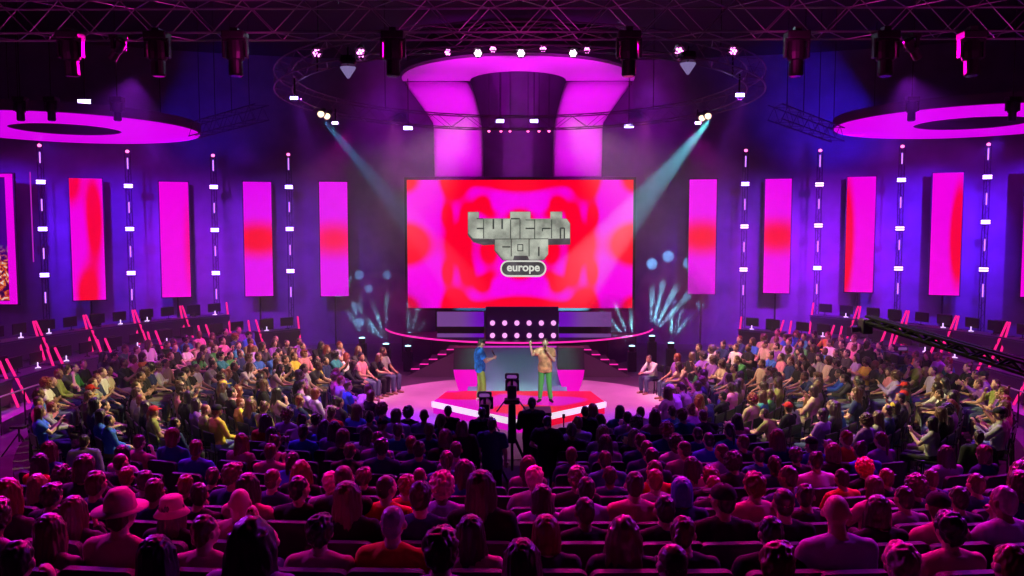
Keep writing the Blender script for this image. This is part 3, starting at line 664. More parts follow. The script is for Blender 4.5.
# ------------------------------------------------------------------ gaming booths on stepped tribunes behind the wings
booth_m = mat('booth_panel', (.06, .05, .09), .5, spec=.4); tubeled = mat('booth_tube_glow', (0, 0, 0), emit=(1, .01, .22), es=1.15); magfl = mat('booth_floor', (.35, .25, .35), .6)
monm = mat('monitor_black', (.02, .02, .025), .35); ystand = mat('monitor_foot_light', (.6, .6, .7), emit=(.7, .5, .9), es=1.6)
SC = (0, 22)
for s, side in ((-1, 'left'), (1, 'right')):
    for ti, (r, z0, a_lo, a_hi, w_) in enumerate(((13.9, .30, 12, -50, 1.9), (16.2, .85, 8, -42, 2.0))):
        # a_* measured from the side axis, negative towards the rear
        A0, A1 = (R(a_lo), R(a_hi))
        def ang(a): return math.pi + a if s < 0 else -a      # left: 180+a, right: -a (rear = smaller/larger)
        aa, ab = sorted((ang(A0), ang(A1)))
        struct(MB().arcbox(SC, r - .9, r + 1.75, 0.0, z0, aa, ab, 40).obj(f'floor_tier_{side}', magfl if ti == 0 else booth_m))
        n = int(abs(A1 - A0) * r / w_)
        for i in range(n):
            a = ang(A0 + (A1 - A0) * (i + .5) / n); x, y = SC[0] + r * math.cos(a), SC[1] + r * math.sin(a)
            t = tag(empty('gaming_booth', (x, y, z0)), f'gaming desk with pink light tubes, {"front" if ti == 0 else "rear"} tier behind {side} wing, {ORD[i+1]} from camera', 'gaming booth', 'gaming booths behind the wings')
            t.rotation_euler = (0, 0, math.atan2(SC[1] - y, SC[0] - x) - math.pi / 2)     # +Y looks to the stage
            bw = w_ - .12
            MB().box((0, 0, .74), (bw, .7, .05), bevel=.01).obj('desk_top', booth_m, t)
            MB().box((0, .3, .40), (bw - .1, .05, .62), Matrix.Rotation(R(-8), 3, 'X'), bevel=.01).obj('front_panel', booth_m, t)
            for q in (-1, 1): MB().box((q * (bw / 2 - .1), 0, .36), (.05, .6, .72)).obj('side_panel', booth_m, t)
            for q in (-1, 1):
                MB().cap((q * (bw / 2 - .12), .50, .02), .036, (q * (bw / 2 + .02), .02, 1.22), .036, 10).obj('light_tube', tubeled, t)
            for q in (-.45, .45):
                m = MB().box((q, -.05, 1.06), (.56, .04, .34), bevel=.01).obj('monitor', monm, t)
                f = MB()
                for k in range(3): f.tube((q, -.0, .79), (q + .11 * math.cos(R(90 + 120 * k)), .11 * math.sin(R(90 + 120 * k)) * .6 + .02, .775), .014, n=6)
                f.tube((q, -.0, .77), (q, -.0, .93), .018, n=6); f.obj('monitor_foot', ystand if (i + ti + (q > 0)) % 2 else monm, m)
            ch = MB(); ch.box((0, -.75, .82), (.45, .1, .7), bevel=.04).box((0, -.55, .47), (.45, .45, .1), bevel=.03).tube((0, -.55, .1), (0, -.55, .45), .03)
            for k in range(5): ch.tube((0, -.55, .12), (.28 * math.cos(k * 1.2566), -.55 + .28 * math.sin(k * 1.2566), .05), .02, n=6)
            o = ch.obj('gaming_chair', DARK, None); o.location = t.location; o.rotation_euler = t.rotation_euler
            tag(o, f'black gaming chair, {"front" if ti == 0 else "rear"} tier behind {side} wing, {ORD[i+1]} from camera', 'chair', 'gaming chairs behind the desks')
    # low rail at the outer edge of the audience
    rl = tag(empty('barrier_rail', (s * 12.3, 18, 0)), f'low dark barrier with thin top rail between {side} wing and the booths', 'barrier')
    pts = [(s * (12.6 + .02 * k), 15.2 + k * 1.0) for k in range(7)]
    m = MB()
    for (x0, y0), (x1, y1) in zip(pts, pts[1:]): m.tube((x0 - s * 12.3, y0 - 18, .95), (x1 - s * 12.3, y1 - 18, .95), .022, n=8)
    m.obj('top_rail', mat('rail_paint', (.5, .4, .5), .4, .5), rl)
    for x0, y0 in pts: MB().tube((x0 - s * 12.3, y0 - 18, 0), (x0 - s * 12.3, y0 - 18, .95), .02, n=8).obj('post', DARK, rl)
# camera crane
ca, cb = W(868, 319, 15.5), W(1060, 378, 11.5)
t = tag(empty('camera_crane', cb), 'long dark camera crane arm reaching in from the right over the wing', 'camera crane')
d = ca - cb; side_ = d.cross(V_UP := Vector((0, 0, 1))).normalized()
m = MB(); L_ = d.length; n = 16
for q in (-1, 1):
    for u_ in (-1, 1):
        m.tube(side_ * q * .09 + V_UP * u_ * .09, d + side_ * q * .05 + V_UP * u_ * .05, .03, n=6)
for i in range(n):
    p0_, p1_ = d * (i / n), d * ((i + 1) / n); k = 1 if i % 2 else -1; f0, f1 = .09 - .04 * i / n, .09 - .04 * (i + 1) / n
    for q in (-1, 1): m.tube(p0_ + side_ * q * f0 + V_UP * k * f0, p1_ + side_ * q * f1 - V_UP * k * f1, .022, n=5)
m.obj('crane_arm', mat('crane_black', (.006, .006, .008), .8, spec=.1), t)
MB().tube(V_UP * -.12, d - V_UP * .1, .03, n=8).obj('control_rod', DARK, t)
h = MB(); h.box(d + Vector((0, .1, -.15)), (.2, .25, .3), bevel=.03).tube(d + Vector((-.05, .1, -.2)), d + Vector((-.25, .15, -.22)), .06, .07, 12); h.obj('remote_camera', DARK, t)
MB().tube((.6, -.35, -cb.z), (.6, -.35, .0), .07, .05, 10).box((.6, -.35, -cb.z + .1), (.9, .9, .2), bevel=.03).box((.3, -.2, -.02), (.9, .5, .12)).obj('crane_column', DARK, t)
# tripod stand at far left
p = WZ(20, 455, 0); t = tag(empty('tripod_stand', p), 'small dark tripod stand at the left edge beside the magenta floor', 'stand')
zt = W(17, 427, p.y).z; MB().tube((0, 0, .3), (0, 0, zt), .02).box((0, 0, zt), (.3, .2, .05)).obj('pole', DARK, t)
for a in (90, 210, 330): MB().tube((0, 0, .5), (.35 * math.cos(R(a)), .35 * math.sin(R(a)), .01), .015, n=6).obj('leg', DARK, t)

# ------------------------------------------------------------------ people
DG = bpy.context.evaluated_depsgraph_get
def remeshed(mb, voxel, smooth=4, name='m', dec=None, disp=None):
    me = mb.mesh('tmp'); o = bpy.data.objects.new('tmp', me)
    r = o.modifiers.new('r', 'REMESH'); r.mode = 'VOXEL'; r.voxel_size = voxel; r.use_smooth_shade = True
    if smooth: s = o.modifiers.new('s', 'SMOOTH'); s.factor = .5; s.iterations = smooth
    if dec: d = o.modifiers.new('d', 'DECIMATE'); d.ratio = dec
    out = evaluated(o); out.name = name; bpy.data.meshes.remove(me)
    if disp:
        amp, sc, st = disp
        for v in out.vertices:
            p = v.co; n_ = noise.noise(Vector((p.x * sc, p.y * sc, p.z * sc * st)))
            v.co = p + v.normal * (amp * n_)
    out.shade_smooth(); return out
V = Vector
def hand(mb, w, d, up, side, curl=.5, r=.0088, point=False):
    """palm and five fingers from wrist W along D; UP is the back of the hand, SIDE points to the thumb"""
    d = d.normalized(); up = (up - d * up.dot(d)).normalized(); sd = d.cross(up).normalized() * side
    k = w + d * .085
    mb.loft([(w, .026, .019), (w + d * .03, .034, .017), (w + d * .07, .041, .015), (k, .038, .012)], 12, axes=(sd, up))
    for i, (o, ln) in enumerate(((.030, .070), (.011, .078), (-.009, .073), (-.028, .058))):
        c = curl if not (point and i == 0) else 0.03
        if point and i > 0: c = 1.25
        a = k + sd * o; p1 = a + (d * math.cos(c * .7) - up * math.sin(c * .7)) * ln * .45
        p2 = p1 + (d * math.cos(c * 1.7) - up * math.sin(c * 1.7)) * ln * .32
        p3 = p2 + (d * math.cos(c * 2.3) - up * math.sin(c * 2.3)) * ln * .23
        mb.cap(a - d * .01, r * 1.1, p1, r, 8); mb.cap(p1, r, p2, r * .95, 8); mb.cap(p2, r * .95, p3, r * .85, 8)
    t0 = w + d * .025 + sd * .028; t1 = t0 + (d * .6 + sd * .7 - up * .2).normalized() * .04; t2 = t1 + (d * .85 + sd * .2 - up * .4 * (curl + .3)).normalized() * .034
    mb.cap(t0, r * 1.3, t1, r * 1.1, 8); mb.cap(t1, r * 1.1, t2, r * .9, 8)
def head(mb, c, rot, fine=False):
    """skull, face, nose, lips, ears; C head centre, ROT orients +Y as the face"""
    def P(x, y, z): return c + rot @ V((x, y, z))
    mb.ell(P(0, -.012, .02), (.077, .097, .095), rot, 20, 14)
    mb.ell(P(0, .022, -.035), (.062, .068, .078), rot, 18, 12)
    mb.ell(P(0, .055, -.085), (.03, .03, .025), rot)
    mb.cap(P(0, .082, .005), .009, P(0, .105, -.028), .0135, 8)
    mb.cap(P(-.035, .074, .02), .012, P(.035, .074, .02), .012, 8)
    for s in (-1, 1):
        mb.ell(P(s * .084, -.005, -.012), (.012, .02, .032), rot, 12, 8)
        mb.ell(P(s * .042, .062, -.025), (.022, .018, .02), rot, 12, 8)
    mb.cap(P(-.017, .083, -.056), .0085, P(.017, .083, -.056), .0085, 8)
LIMB = dict(sh=.058, el=.043, wr=.029, hip=.088, kn=.058, an=.042)
def figure(P, female=False, k=1.0):
    """P: joints. returns body, shirt(short), shirt(long), trousers builders"""
    b = MB(); pel, ch, nk, hd = V(P['pelvis']), V(P['chest']), V(P['neck']), V(P['head'])
    hr = Euler(P.get('head_rot', (0, 0, 0))).to_matrix()
    w = .93 if female else 1.0
    ax = P.get('ax', (V((1, 0, 0)), V((0, 1, 0))))
    def torso(m, g, lo=-.05, neck=True):
        bt = pel + (pel - ch).normalized() * -lo if False else pel + (ch - pel).normalized() * lo
        s = [(bt, .155 + g, .10 + g), (pel, .168 + g, .118 + g), (pel.lerp(ch, .42), (.138 if female else .15) * 1 + g, .105 + g), (pel.lerp(ch, .8), .165 * w + g, .118 + g), (ch, .175 * w + g, .115 + g),
             (ch.lerp(nk, .55), .155 * w + g, .088 + g), (ch.lerp(nk, .85), .10 + g, .070 + g)]
        if neck: s.append((nk, .062 + g * .6, .060 + g * .6))
        m.loft(s, 20, axes=ax)
    torso(b, 0)
    b.cap(nk - V((0, 0, .03)), .058, hd + hr @ V((0, -.02, -.06)), .052)
    head(b, hd, hr)
    for s, S_ in ((-1, 'l'), (1, 'r')):
        sh, el, wr = V(P['sh' + S_]), V(P['el' + S_]), V(P['wr' + S_])
        b.cap(nk.lerp(ch, .22) + V((s * .03, 0, 0)), .052, sh, LIMB['sh'] * w * .93); b.cap(sh, LIMB['sh'] * w, el, LIMB['el'] * w); b.cap(el, LIMB['el'] * w, wr, LIMB['wr'] * w)
        hd_, up_ = P.get('hand' + S_, ((wr - el), V((0, 0, 1)))); hand(b, wr + V(hd_).normalized() * .01, V(hd_), V(up_), s if P.get('flip' + S_) is None else -s, P.get('curl' + S_, .45), point=P.get('point' + S_, False))
        hp, kn, an, to = V(P['hip' + S_]), V(P['kn' + S_]), V(P['an' + S_]), V(P['toe' + S_])
        b.cap(hp, LIMB['hip'] * w, kn, LIMB['kn']); b.cap(kn, LIMB['kn'], an, LIMB['an'])
        f = (to - an); f.z = 0; f = f.normalized(); az = V((0, 0, 1))
        b.cap(an, .045, V((an.x, an.y, .055)), .048); b.cap(V((an.x, an.y, .045)) - f * .03, .042, V((to.x, to.y, .035)), .036)
    def shirt(long, g=.014):
        g = .034 if P.get('stand') else g; m = MB(); torso(m, g, -.13 if P.get('stand') else -.06, neck=False)
        m.loft([(ch.lerp(nk, .8), .115 + g, .078 + g), (nk - V((0, 0, .012)), .074 + g * .5, .070 + g * .5)], 18, axes=ax)
        for s, S_ in ((-1, 'l'), (1, 'r')):
            sh, el, wr = V(P['sh' + S_]), V(P['el' + S_]), V(P['wr' + S_])
            m.cap(nk.lerp(ch, .30) + V((s * .04, 0, 0)), .052 + g * .7, sh, LIMB['sh'] * w * .93 + g)
            if long: m.cap(sh, LIMB['sh'] * w + g, el, LIMB['el'] + g); m.cap(el, LIMB['el'] + g, el.lerp(wr, .93), LIMB['wr'] + g)
            else:
                m.ell(sh, LIMB['sh'] * w + g); m.tube(sh, sh.lerp(el, .68), LIMB['sh'] * w + g, LIMB['el'] + g + .012, 12)
        return m
    def trousers(short=False, g=.012):
        m = MB(); bt = pel + (pel - ch).normalized() * .1; up = pel.lerp(ch, .22)
        m.loft([(bt, .15 + g, .10 + g), (pel, .175 + g, .125 + g), (up, .162 + g, .116 + g)], 20, axes=ax)
        for S_ in 'lr':
            hp, kn, an = V(P['hip' + S_]), V(P['kn' + S_]), V(P['an' + S_])
            m.cap(hp, LIMB['hip'] * w + g, kn, LIMB['kn'] + g + (.012 if short else .004)) if not short else m.tube(hp, kn, LIMB['hip'] * w + g, LIMB['kn'] + g + .015, 12) and m.ell(hp, LIMB['hip'] * w + g)
            if not short:
                m.ell(kn, LIMB['kn'] + g + .004); m.tube(kn, V((an.x, an.y, an.z + .01)), LIMB['kn'] + g + .004, LIMB['an'] + g + .010, 12)
        return m
    return b, shirt, trousers
def seated(**kw):
    P = dict(pelvis=(0, 0, .50), chest=(0, -.045, .93), neck=(0, -.045, 1.09), head=(0, -.01, 1.22), shl=(-.185, -.045, 1.0), shr=(.185, -.045, 1.0),
             ell=(-.245, .06, .74), elr=(.245, .06, .74), wrl=(-.13, .30, .64), wrr=(.13, .30, .64), handl=(V((.4, 1, -.15)), V((0, 0, 1))), handr=(V((-.4, 1, -.15)), V((0, 0, 1))),
             hipl=(-.09, .02, .50), hipr=(.09, .02, .50), knl=(-.14, .45, .50), knr=(.14, .45, .50), anl=(-.13, .44, .09), anr=(.13, .44, .09), toel=(-.15, .58, .03), toer=(.15, .58, .03))
    P.update(kw); return P
POSES = {
 'lap': seated(),
 'left': seated(head_rot=(0, 0, R(28)), wrl=(-.06, .30, .66), wrr=(.08, .28, .68)),
 'right': seated(head_rot=(0, 0, R(-30)), wrl=(-.09, .33, .62), wrr=(.1, .26, .7)),
 'crossed': seated(ell=(-.25, .07, .80), elr=(.25, .07, .80), wrl=(.03, .19, .82), wrr=(-.02, .21, .87), handl=(V((1, .05, .05)), V((0, 1, 0))), handr=(V((-1, .05, 0)), V((0, 1, 0)))),
 'lean': seated(chest=(0, .10, .90), neck=(0, .17, 1.04), head=(0, .24, 1.15), shl=(-.185, .11, .96), shr=(.185, .11, .96), ell=(-.22, .32, .74), elr=(.22, .32, .74), wrl=(-.07, .50, .72), wrr=(.07, .50, .72), head_rot=(R(-6), 0, 0)),
 'chin': seated(elr=(.20, .22, .80), wrr=(.085, .16, 1.02), handr=(V((-.2, -.1, 1)), V((1, .3, 0))), curlr=.9, head_rot=(R(-4), 0, R(10)), ell=(-.22, .16, .72), wrl=(.04, .26, .72), handl=(V((1, .2, .1)), V((0, 0, 1)))),
 'phone': seated(ell=(-.21, .16, .80), elr=(.21, .16, .80), wrl=(-.06, .34, .97), wrr=(.06, .34, .97), handl=(V((.2, .3, 1)), V((0, -1, .3))), handr=(V((-.2, .3, 1)), V((0, -1, .3))), curll=.6, curlr=.6),
}
BODY, SH_S, SH_L, TR, LOW = {}, {}, {}, {}, {}
def split_shoes(me):
    for p in me.polygons:
        if max(me.vertices[i].co.z for i in p.vertices) < .085: p.material_index = 1
for k, P in POSES.items():
    b, sh, tr = figure(P); BODY[k] = remeshed(b, .0105, 3, 'person'); split_shoes(BODY[k])
    SH_S[k] = remeshed(sh(False), .015, 3, 'shirt', disp=(.012, 9, .6)); SH_L[k] = remeshed(sh(True), .015, 3, 'shirt', disp=(.012, 9, .6)); TR[k] = remeshed(tr(), .016, 3, 'trousers', disp=(.01, 9, .6))
# hair in head space
def hair_builder(kind):
    m = MB(); c = V((0, 0, 0))
    def cap(g=0, back=0): m.ell((0, -.022 - back, .034), (.083 + g, .094 + g, .092 + g), u=20, v=14); m.ell((0, -.055, -.02), (.072 + g, .055 + g, .075), u=16, v=10)
    if kind == 'short': cap(.0)
    elif kind == 'crop': cap(-.004)
    elif kind == 'wavy': cap(.012); m.ell((0, .05, .09), (.06, .045, .03))
    elif kind == 'afro': cap(.032, .01)
    elif kind in ('long', 'long_wavy'):
        w_ = 1.25 if kind == 'long_wavy' else 1.0
        cap(.010); m.loft([((0, -.045, .06), .085 * w_, .07), ((0, -.06, -.05), .098 * w_, .065), ((0, -.085, -.16), .105 * w_, .045), ((0, -.105, -.27), .10 * w_, .03), ((0, -.11, -.34), .07 * w_, .02)], 16)
        for s in (-1, 1): m.loft([((s * .07, .01, .05), .03, .05), ((s * .088 * w_, .0, -.05), .024, .05), ((s * .095 * w_, -.02, -.16), .026, .045), ((s * .09 * w_, -.03, -.24), .015, .03)], 10)
    elif kind == 'bob':
        cap(.014); m.loft([((0, -.03, .05), .095, .08), ((0, -.035, -.05), .11, .075), ((0, -.04, -.12), .112, .07), ((0, -.04, -.135), .09, .05)], 16)
    elif kind == 'bun':
        cap(.003); m.ell((0, -.10, .115), (.038, .036, .036)); m.tube((0, -.07, .08), (0, -.09, .105), .03)
    elif kind == 'ponytail':
        cap(.003); m.cap((0, -.11, .05), .025, (0, -.15, -.03), .03); m.cap((0, -.15, -.03), .03, (0, -.14, -.2), .012)
    return m
HAIR = {k: remeshed(hair_builder(k), .009, 3, 'hair', disp=d) for k, d in dict(short=(.012, 45, .5), crop=(.004, 60, 1), wavy=(.022, 32, .8), afro=(.03, 30, 1), long=(.012, 60, .12), long_wavy=(.015, 26, .4), bob=(.010, 60, .12), bun=(.01, 50, .5), ponytail=(.01, 50, .4)).items()}
def cap_mesh():
    m = MB(); m.ell((0, -.015, .045), (.094, .106, .088), u=24, v=14); bmesh.ops.bisect_plane(m.bm, geom=m.bm.verts[:] + m.bm.edges[:] + m.bm.faces[:], plane_co=(0, 0, .028), plane_no=(0, 0, -1), clear_outer=True)
    m.loft([((0, .11, .030), .07, .075), ((0, .115, .036), .07, .075)], 16); m.ell((0, -.015, .134), .008, u=8, v=6); return m.mesh('cap', True)
def bucket_mesh():
    m = MB(); m.loft([((0, -.015, .03), .10, .112), ((0, -.015, .12), .085, .095), ((0, -.015, .135), .07, .08)], 24)
    m.loft([((0, -.012, -.02), .145, .155), ((0, -.012, .035), .102, .112), ((0, -.012, .038), .098, .11)], 24); return m.mesh('hat', True)
def brim_mesh():
    m = MB(); m.loft([((0, -.015, .03), .10, .112), ((0, -.02, .12), .085, .10), ((0, -.03, .17), .05, .07)], 24); m.loft([((0, -.015, .035), .16, .19), ((0, -.015, .042), .16, .19)], 28); return m.mesh('hat', True)
HATS = {'cap': cap_mesh(), 'bucket hat': bucket_mesh(), 'wide hat': brim_mesh()}

SKIN = [mat('skin_' + n, c, .5, spec=.4) for n, c in (('pale', (.55, .34, .25)), ('light', (.48, .28, .19)), ('tan', (.34, .19, .12)), ('brown', (.18, .09, .055)))]
HC = {'black': (.012, .010, .010), 'dark brown': (.035, .02, .012), 'brown': (.09, .045, .02), 'blond': (.30, .18, .08), 'red': (.17, .032, .012), 'pink': (.65, .08, .25), 'grey': (.3, .28, .27), 'blue': (.03, .05, .35), 'scarlet': (.75, .02, .02)}
HM = {k: mat('hair_' + k.replace(' ', '_'), c, .38, spec=.6) for k, c in HC.items()}
CC = {'black': (.012, .012, .014), 'charcoal': (.04, .04, .045), 'navy': (.02, .03, .10), 'white': (.62, .60, .58), 'grey': (.25, .25, .25), 'red': (.45, .02, .02), 'green': (.06, .28, .08), 'olive': (.22, .25, .07), 'teal': (.03, .22, .24), 'blue': (.04, .13, .5),
      'yellow': (.6, .48, .06), 'orange': (.6, .18, .03), 'cream': (.55, .47, .32), 'purple': (.2, .06, .35), 'pink': (.6, .2, .3), 'beige': (.42, .33, .22), 'lavender': (.38, .3, .55)}
CM_ = {k: mat('cloth_' + k, c, .85, spec=.2, bump=.3, bscale=14) for k, c in CC.items()}
JEANS = [mat('denim_' + str(i), c, .85) for i, c in enumerate(((.03, .05, .11), (.015, .015, .018), (.20, .17, .12), (.10, .15, .24)))]
SHOE = [mat('shoe_' + str(i), c, .6) for i, c in enumerate(((.02, .02, .02), (.6, .58, .55)))]
def slotmat(o, *ms):
    for i, m in enumerate(ms):
        if i < len(o.material_slots): o.material_slots[i].link = 'OBJECT'; o.material_slots[i].material = m
for d_ in (BODY, SH_S, SH_L, TR, HAIR, HATS):
    for me in d_.values():
        while len(me.materials) < (2 if d_ is BODY else 1): me.materials.append(None)
def person(loc, yaw, sc, pose, skin, hair, hcol, top, long, jeans, shoe=0, hat=None, hatcol='black', name='person'):
    b = mobj('person', BODY[pose]); b.location = loc; b.rotation_euler = (0, 0, yaw); b.scale = (sc, sc, sc)
    slotmat(b, SKIN[skin], SHOE[shoe])
    P = POSES[pose]; hp = V(P['head']); hr = Euler(P.get('head_rot', (0, 0, 0)))
    if hair:
        h = mobj('hair', HAIR[hair], None, b, hp); h.rotation_euler = hr; slotmat(h, HM[hcol])
    s = mobj('shirt', (SH_L if long else SH_S)[pose], None, b); slotmat(s, CM_[top])
    t = mobj('trousers', TR[pose], None, b); slotmat(t, JEANS[jeans])
    if hat:
        h = mobj('cap' if hat == 'cap' else 'hat', HATS[hat], None, b, hp); h.rotation_euler = hr; slotmat(h, CM_[hatcol])
    return b

# ---- chairs
seat_m = mat('seat_fabric', (.022, .018, .028), .65, spec=.3, bump=.2, bscale=60); cf_m = mat('chair_frame', (.02, .02, .025), .35, .6)
def rbox(w_, h_, d_, r_): return [(x, z) for cx, cz, a0_ in ((w_ - r_, h_ - r_, 0), (-w_ + r_, h_ - r_, 90), (-w_ + r_ * .4, -h_ + r_ * .4, 180), (w_ - r_ * .4, -h_ + r_ * .4, 270)) for x, z in [(cx + (r_ if a0_ < 180 else r_ * .4) * math.cos(R(a0_ + 15 * q_)), cz + (r_ if a0_ < 180 else r_ * .4) * math.sin(R(a0_ + 15 * q_))) for q_ in range(7)]]
b = MB(); b.prism(rbox(.25, .245, 0, .06), -.03, .03, lambda x, z, h: (x, -.225 + h - (z) * .14, .72 + z)); BACK_ME = b.mesh('backrest')
b = MB(); b.box((0, .03, .43), (.45, .42, .07), bevel=.025); SEAT_ME = b.mesh('seat')
b = MB()
for s in (-1, 1):
    b.box((s * .20, -.02, .2), (.04, .30, .39)); b.box((s * .20, -.2, .44), (.03, .05, .3)); b.box((s * .235, .0, .60), (.035, .3, .03), bevel=.01); b.box((s * .235, -.1, .5), (.03, .04, .2))
FRAME_ME = b.mesh('seat_frame')
for me, m in ((BACK_ME, seat_m), (SEAT_ME, seat_m), (FRAME_ME, cf_m)): me.materials.append(m)
def hall_chair(loc, yaw, label):
    t = tag(empty('hall_chair', loc, yaw), label, 'chair', 'dark chairs of the centre block')
    for n_, me in (('seat', SEAT_ME), ('backrest', BACK_ME), ('seat_frame', FRAME_ME)): mobj(n_, me, None, t)
    return t
b = MB(); b.box((0, .02, .44), (.43, .40, .035), bevel=.012); b.box((0, -.205, .75), (.42, .03, .22), Matrix.Rotation(R(8), 3, 'X'), bevel=.012)
for s in (-1, 1):
    b.tube((s * .2, .19, 0), (s * .2, .17, .43), .011, n=6); b.tube((s * .2, -.2, 0), (s * .2, -.18, .45), .011, n=6); b.tube((s * .2, -.18, .43), (s * .19, -.22, .84), .011, n=6)
WCH = b.mesh('folding_chair'); WCH.materials.append(cf_m)

# ---- centre block: people read from the photograph (x, y of head, hair, hair colour, top colour, long sleeve, extras)
KEY = [
 (860, 466, 'afro', 'scarlet', 'black', 1, 0), (60, 541, 'long', 'brown', 'grey', 1, 0), (5, 512, 'wavy', 'dark brown', 'lavender', 0, 0), (16, 490, 'long', 'red', 'charcoal', 1, 0), (43, 485, 'long', 'blond', 'black', 0, 0), (68, 485, 'afro', 'dark brown', 'black', 1, 0),
 (102, 480, 'short', 'brown', 'navy', 0, 0), (131, 476, 'short', 'red', 'black', 0, 0), (150, 478, 'short', 'dark brown', 'charcoal', 0, 0), (160, 487, 'short', 'brown', 'navy', 1, 0),
 (129, 508, 'short', 'dark brown', 'pink', 0, 'wide hat'), (59, 505, 'wavy', 'dark brown', 'black', 1, 0), (81, 513, 'long', 'brown', 'charcoal', 1, 0), (178, 519, 'long', 'dark brown', 'black', 1, 'bucket hat'),
 (190, 483, 'short', 'red', 'black', 0, 0), (203, 491, 'short', 'dark brown', 'charcoal', 0, 0), (216, 479, 'short', 'dark brown', 'black', 0, 0), (237, 472, 'wavy', 'brown', 'navy', 0, 0), (252, 483, 'long', 'dark brown', 'pink', 1, 0),
 (276, 476, 'crop', 'brown', 'navy', 0, 0), (244, 498, None, 'brown', 'beige', 0, 0), (258, 533, 'long_wavy', 'dark brown', 'lavender', 1, 0), (212, 533, 'short', 'brown', 'pink', 1, 0), (303, 485, 'short', 'black', 'black', 0, 0),
 (333, 480, 'wavy', 'pink', 'grey', 0, 0), (346, 475, 'crop', 'brown', 'black', 0, 0), (351, 493, 'long', 'brown', 'black', 1, 0), (324, 527, 'wavy', 'black', 'pink', 1, 0), (366, 477, 'wavy', 'brown', 'black', 0, 0),
 (389, 484, 'crop', 'dark brown', 'orange', 1, 0), (408, 483, 'wavy', 'red', 'red', 0, 0), (421, 474, 'crop', 'brown', 'grey', 0, 0), (422, 492, 'bun', 'dark brown', 'navy', 0, 0), (443, 483, 'afro', 'pink', 'lavender', 0, 0),
 (483, 483, 'long', 'dark brown', 'black', 1, 0), (396, 517, 'crop', 'grey', 'orange', 0, 0), (443, 543, 'wavy', 'brown', 'purple', 1, 0), (471, 530, 'long', 'dark brown', 'pink', 1, 0), (522, 553, 'long', 'brown', 'charcoal', 1, 0),
 (545, 533, 'bob', 'red', 'charcoal', 1, 0), (541, 493, 'long', 'dark brown', 'lavender', 1, 0), (534, 475, 'wavy', 'pink', 'grey', 0, 0), (576, 475, 'wavy', 'brown', 'black', 0, 0), (585, 486, 'short', 'dark brown', 'lavender', 0, 0),
 (583, 507, 'short', 'dark brown', 'black', 0, 0), (622, 534, 'long_wavy', 'brown', 'charcoal', 1, 0), (633, 481, 'short', 'dark brown', 'pink', 0, 0), (653, 477, 'short', 'red', 'grey', 0, 0), (679, 487, 'bob', 'blue', 'navy', 1, 0),
 (662, 505, 'short', 'black', 'black', 0, 0), (681, 530, 'ponytail', 'brown', 'charcoal', 0, 0), (668, 562, 'crop', 'brown', 'purple', 0, 0), (609, 473, 'short', 'dark brown', 'navy', 0, 0), (708, 474, 'wavy', 'red', 'black', 0, 0),
 (711, 483, 'short', 'red', 'charcoal', 0, 0), (719, 495, 'short', 'black', 'black', 0, 'cap'), (751, 482, 'wavy', 'red', 'pink', 0, 0), (779, 498, 'crop', 'dark brown', 'black', 1, 0), (802, 492, 'short', 'dark brown', 'charcoal', 0, 0),
 (838, 476, 'short', 'dark brown', 'orange', 1, 0), (831, 507, None, 'grey', 'lavender', 0, 0), (766, 529, 'short', 'black', 'black', 1, 0), (773, 561, 'wavy', 'red', 'charcoal', 0, 0), (784, 474, 'short', 'dark brown', 'navy', 0, 0),
 (869, 485, 'bob', 'brown', 'pink', 0, 0), (882, 475, 'short', 'red', 'black', 0, 0), (873, 506, 'bob', 'dark brown', 'black', 1, 0), (898, 502, 'short', 'dark brown', 'grey', 1, 0), (910, 487, 'afro', 'brown', 'charcoal', 0, 0),
 (926, 480, 'short', 'brown', 'navy', 0, 0), (932, 502, 'short', 'brown', 'pink', 0, 'cap'), (952, 498, 'short', 'dark brown', 'charcoal', 0, 0), (941, 524, 'wavy', 'black', 'pink', 0, 0), (970, 481, 'short', 'brown', 'navy', 0, 0),
 (995, 497, 'short', 'grey', 'lavender', 0, 0), (1013, 481, 'bob', 'dark brown', 'navy', 1, 0), (892, 562, 'wavy', 'pink', 'charcoal', 0, 0), (998, 566, 'short', 'red', 'black', 0, 0), (30, 560, 'short', 'dark brown', 'black', 0, 0), (165, 550, 'long', 'black', 'charcoal', 1, 0)]
rows = {i: [] for i in range(13)}
def head_y(i, sc=1.0): return 233 + F * (CZ - row_floor(i) - 1.22 * sc) / ROWD[i]
order = sorted(KEY, key=lambda k: -k[1])
for k in order:
    best = None
    for i in range(13):
        d = ROWD[i] + .1; X = W(k[0], k[1], d).x
        sc = (W(k[0], k[1], d).z - row_floor(i)) / 1.225
        cost = abs(sc - 1) * 14
        near_ = min([abs(X - q[0]) for q in rows[i]] or [9])
        if near_ < .46: cost += (.46 - near_) * 14
        if i > 7: cost += 5
        if best is None or cost < best[0]: best = (cost, i, X, sc)
    _, i, X, sc = best
    rows[i].append((X, max(.90, min(1.10, sc)), k))
AISLE = {9: (-.9, .8), 10: (-.95, .95), 11: (-1.3, .95), 12: (-1.4, .95), 8: (-.75, .75), 7: (-.6, .65)}
rnd = random.Random(11)
HS = ['short', 'short', 'short', 'wavy', 'crop', 'long', 'long', 'bun', 'ponytail', 'bob', 'afro', 'long_wavy']
HCs = ['black', 'black', 'dark brown', 'dark brown', 'dark brown', 'brown', 'brown', 'brown', 'red']
TOPS = ['black', 'black', 'charcoal', 'navy', 'navy', 'grey', 'purple', 'white', 'blue', 'teal', 'lavender', 'red', 'pink']
PZ = ['lap', 'left', 'right', 'crossed', 'chin', 'lap', 'lap', 'phone', 'lean']
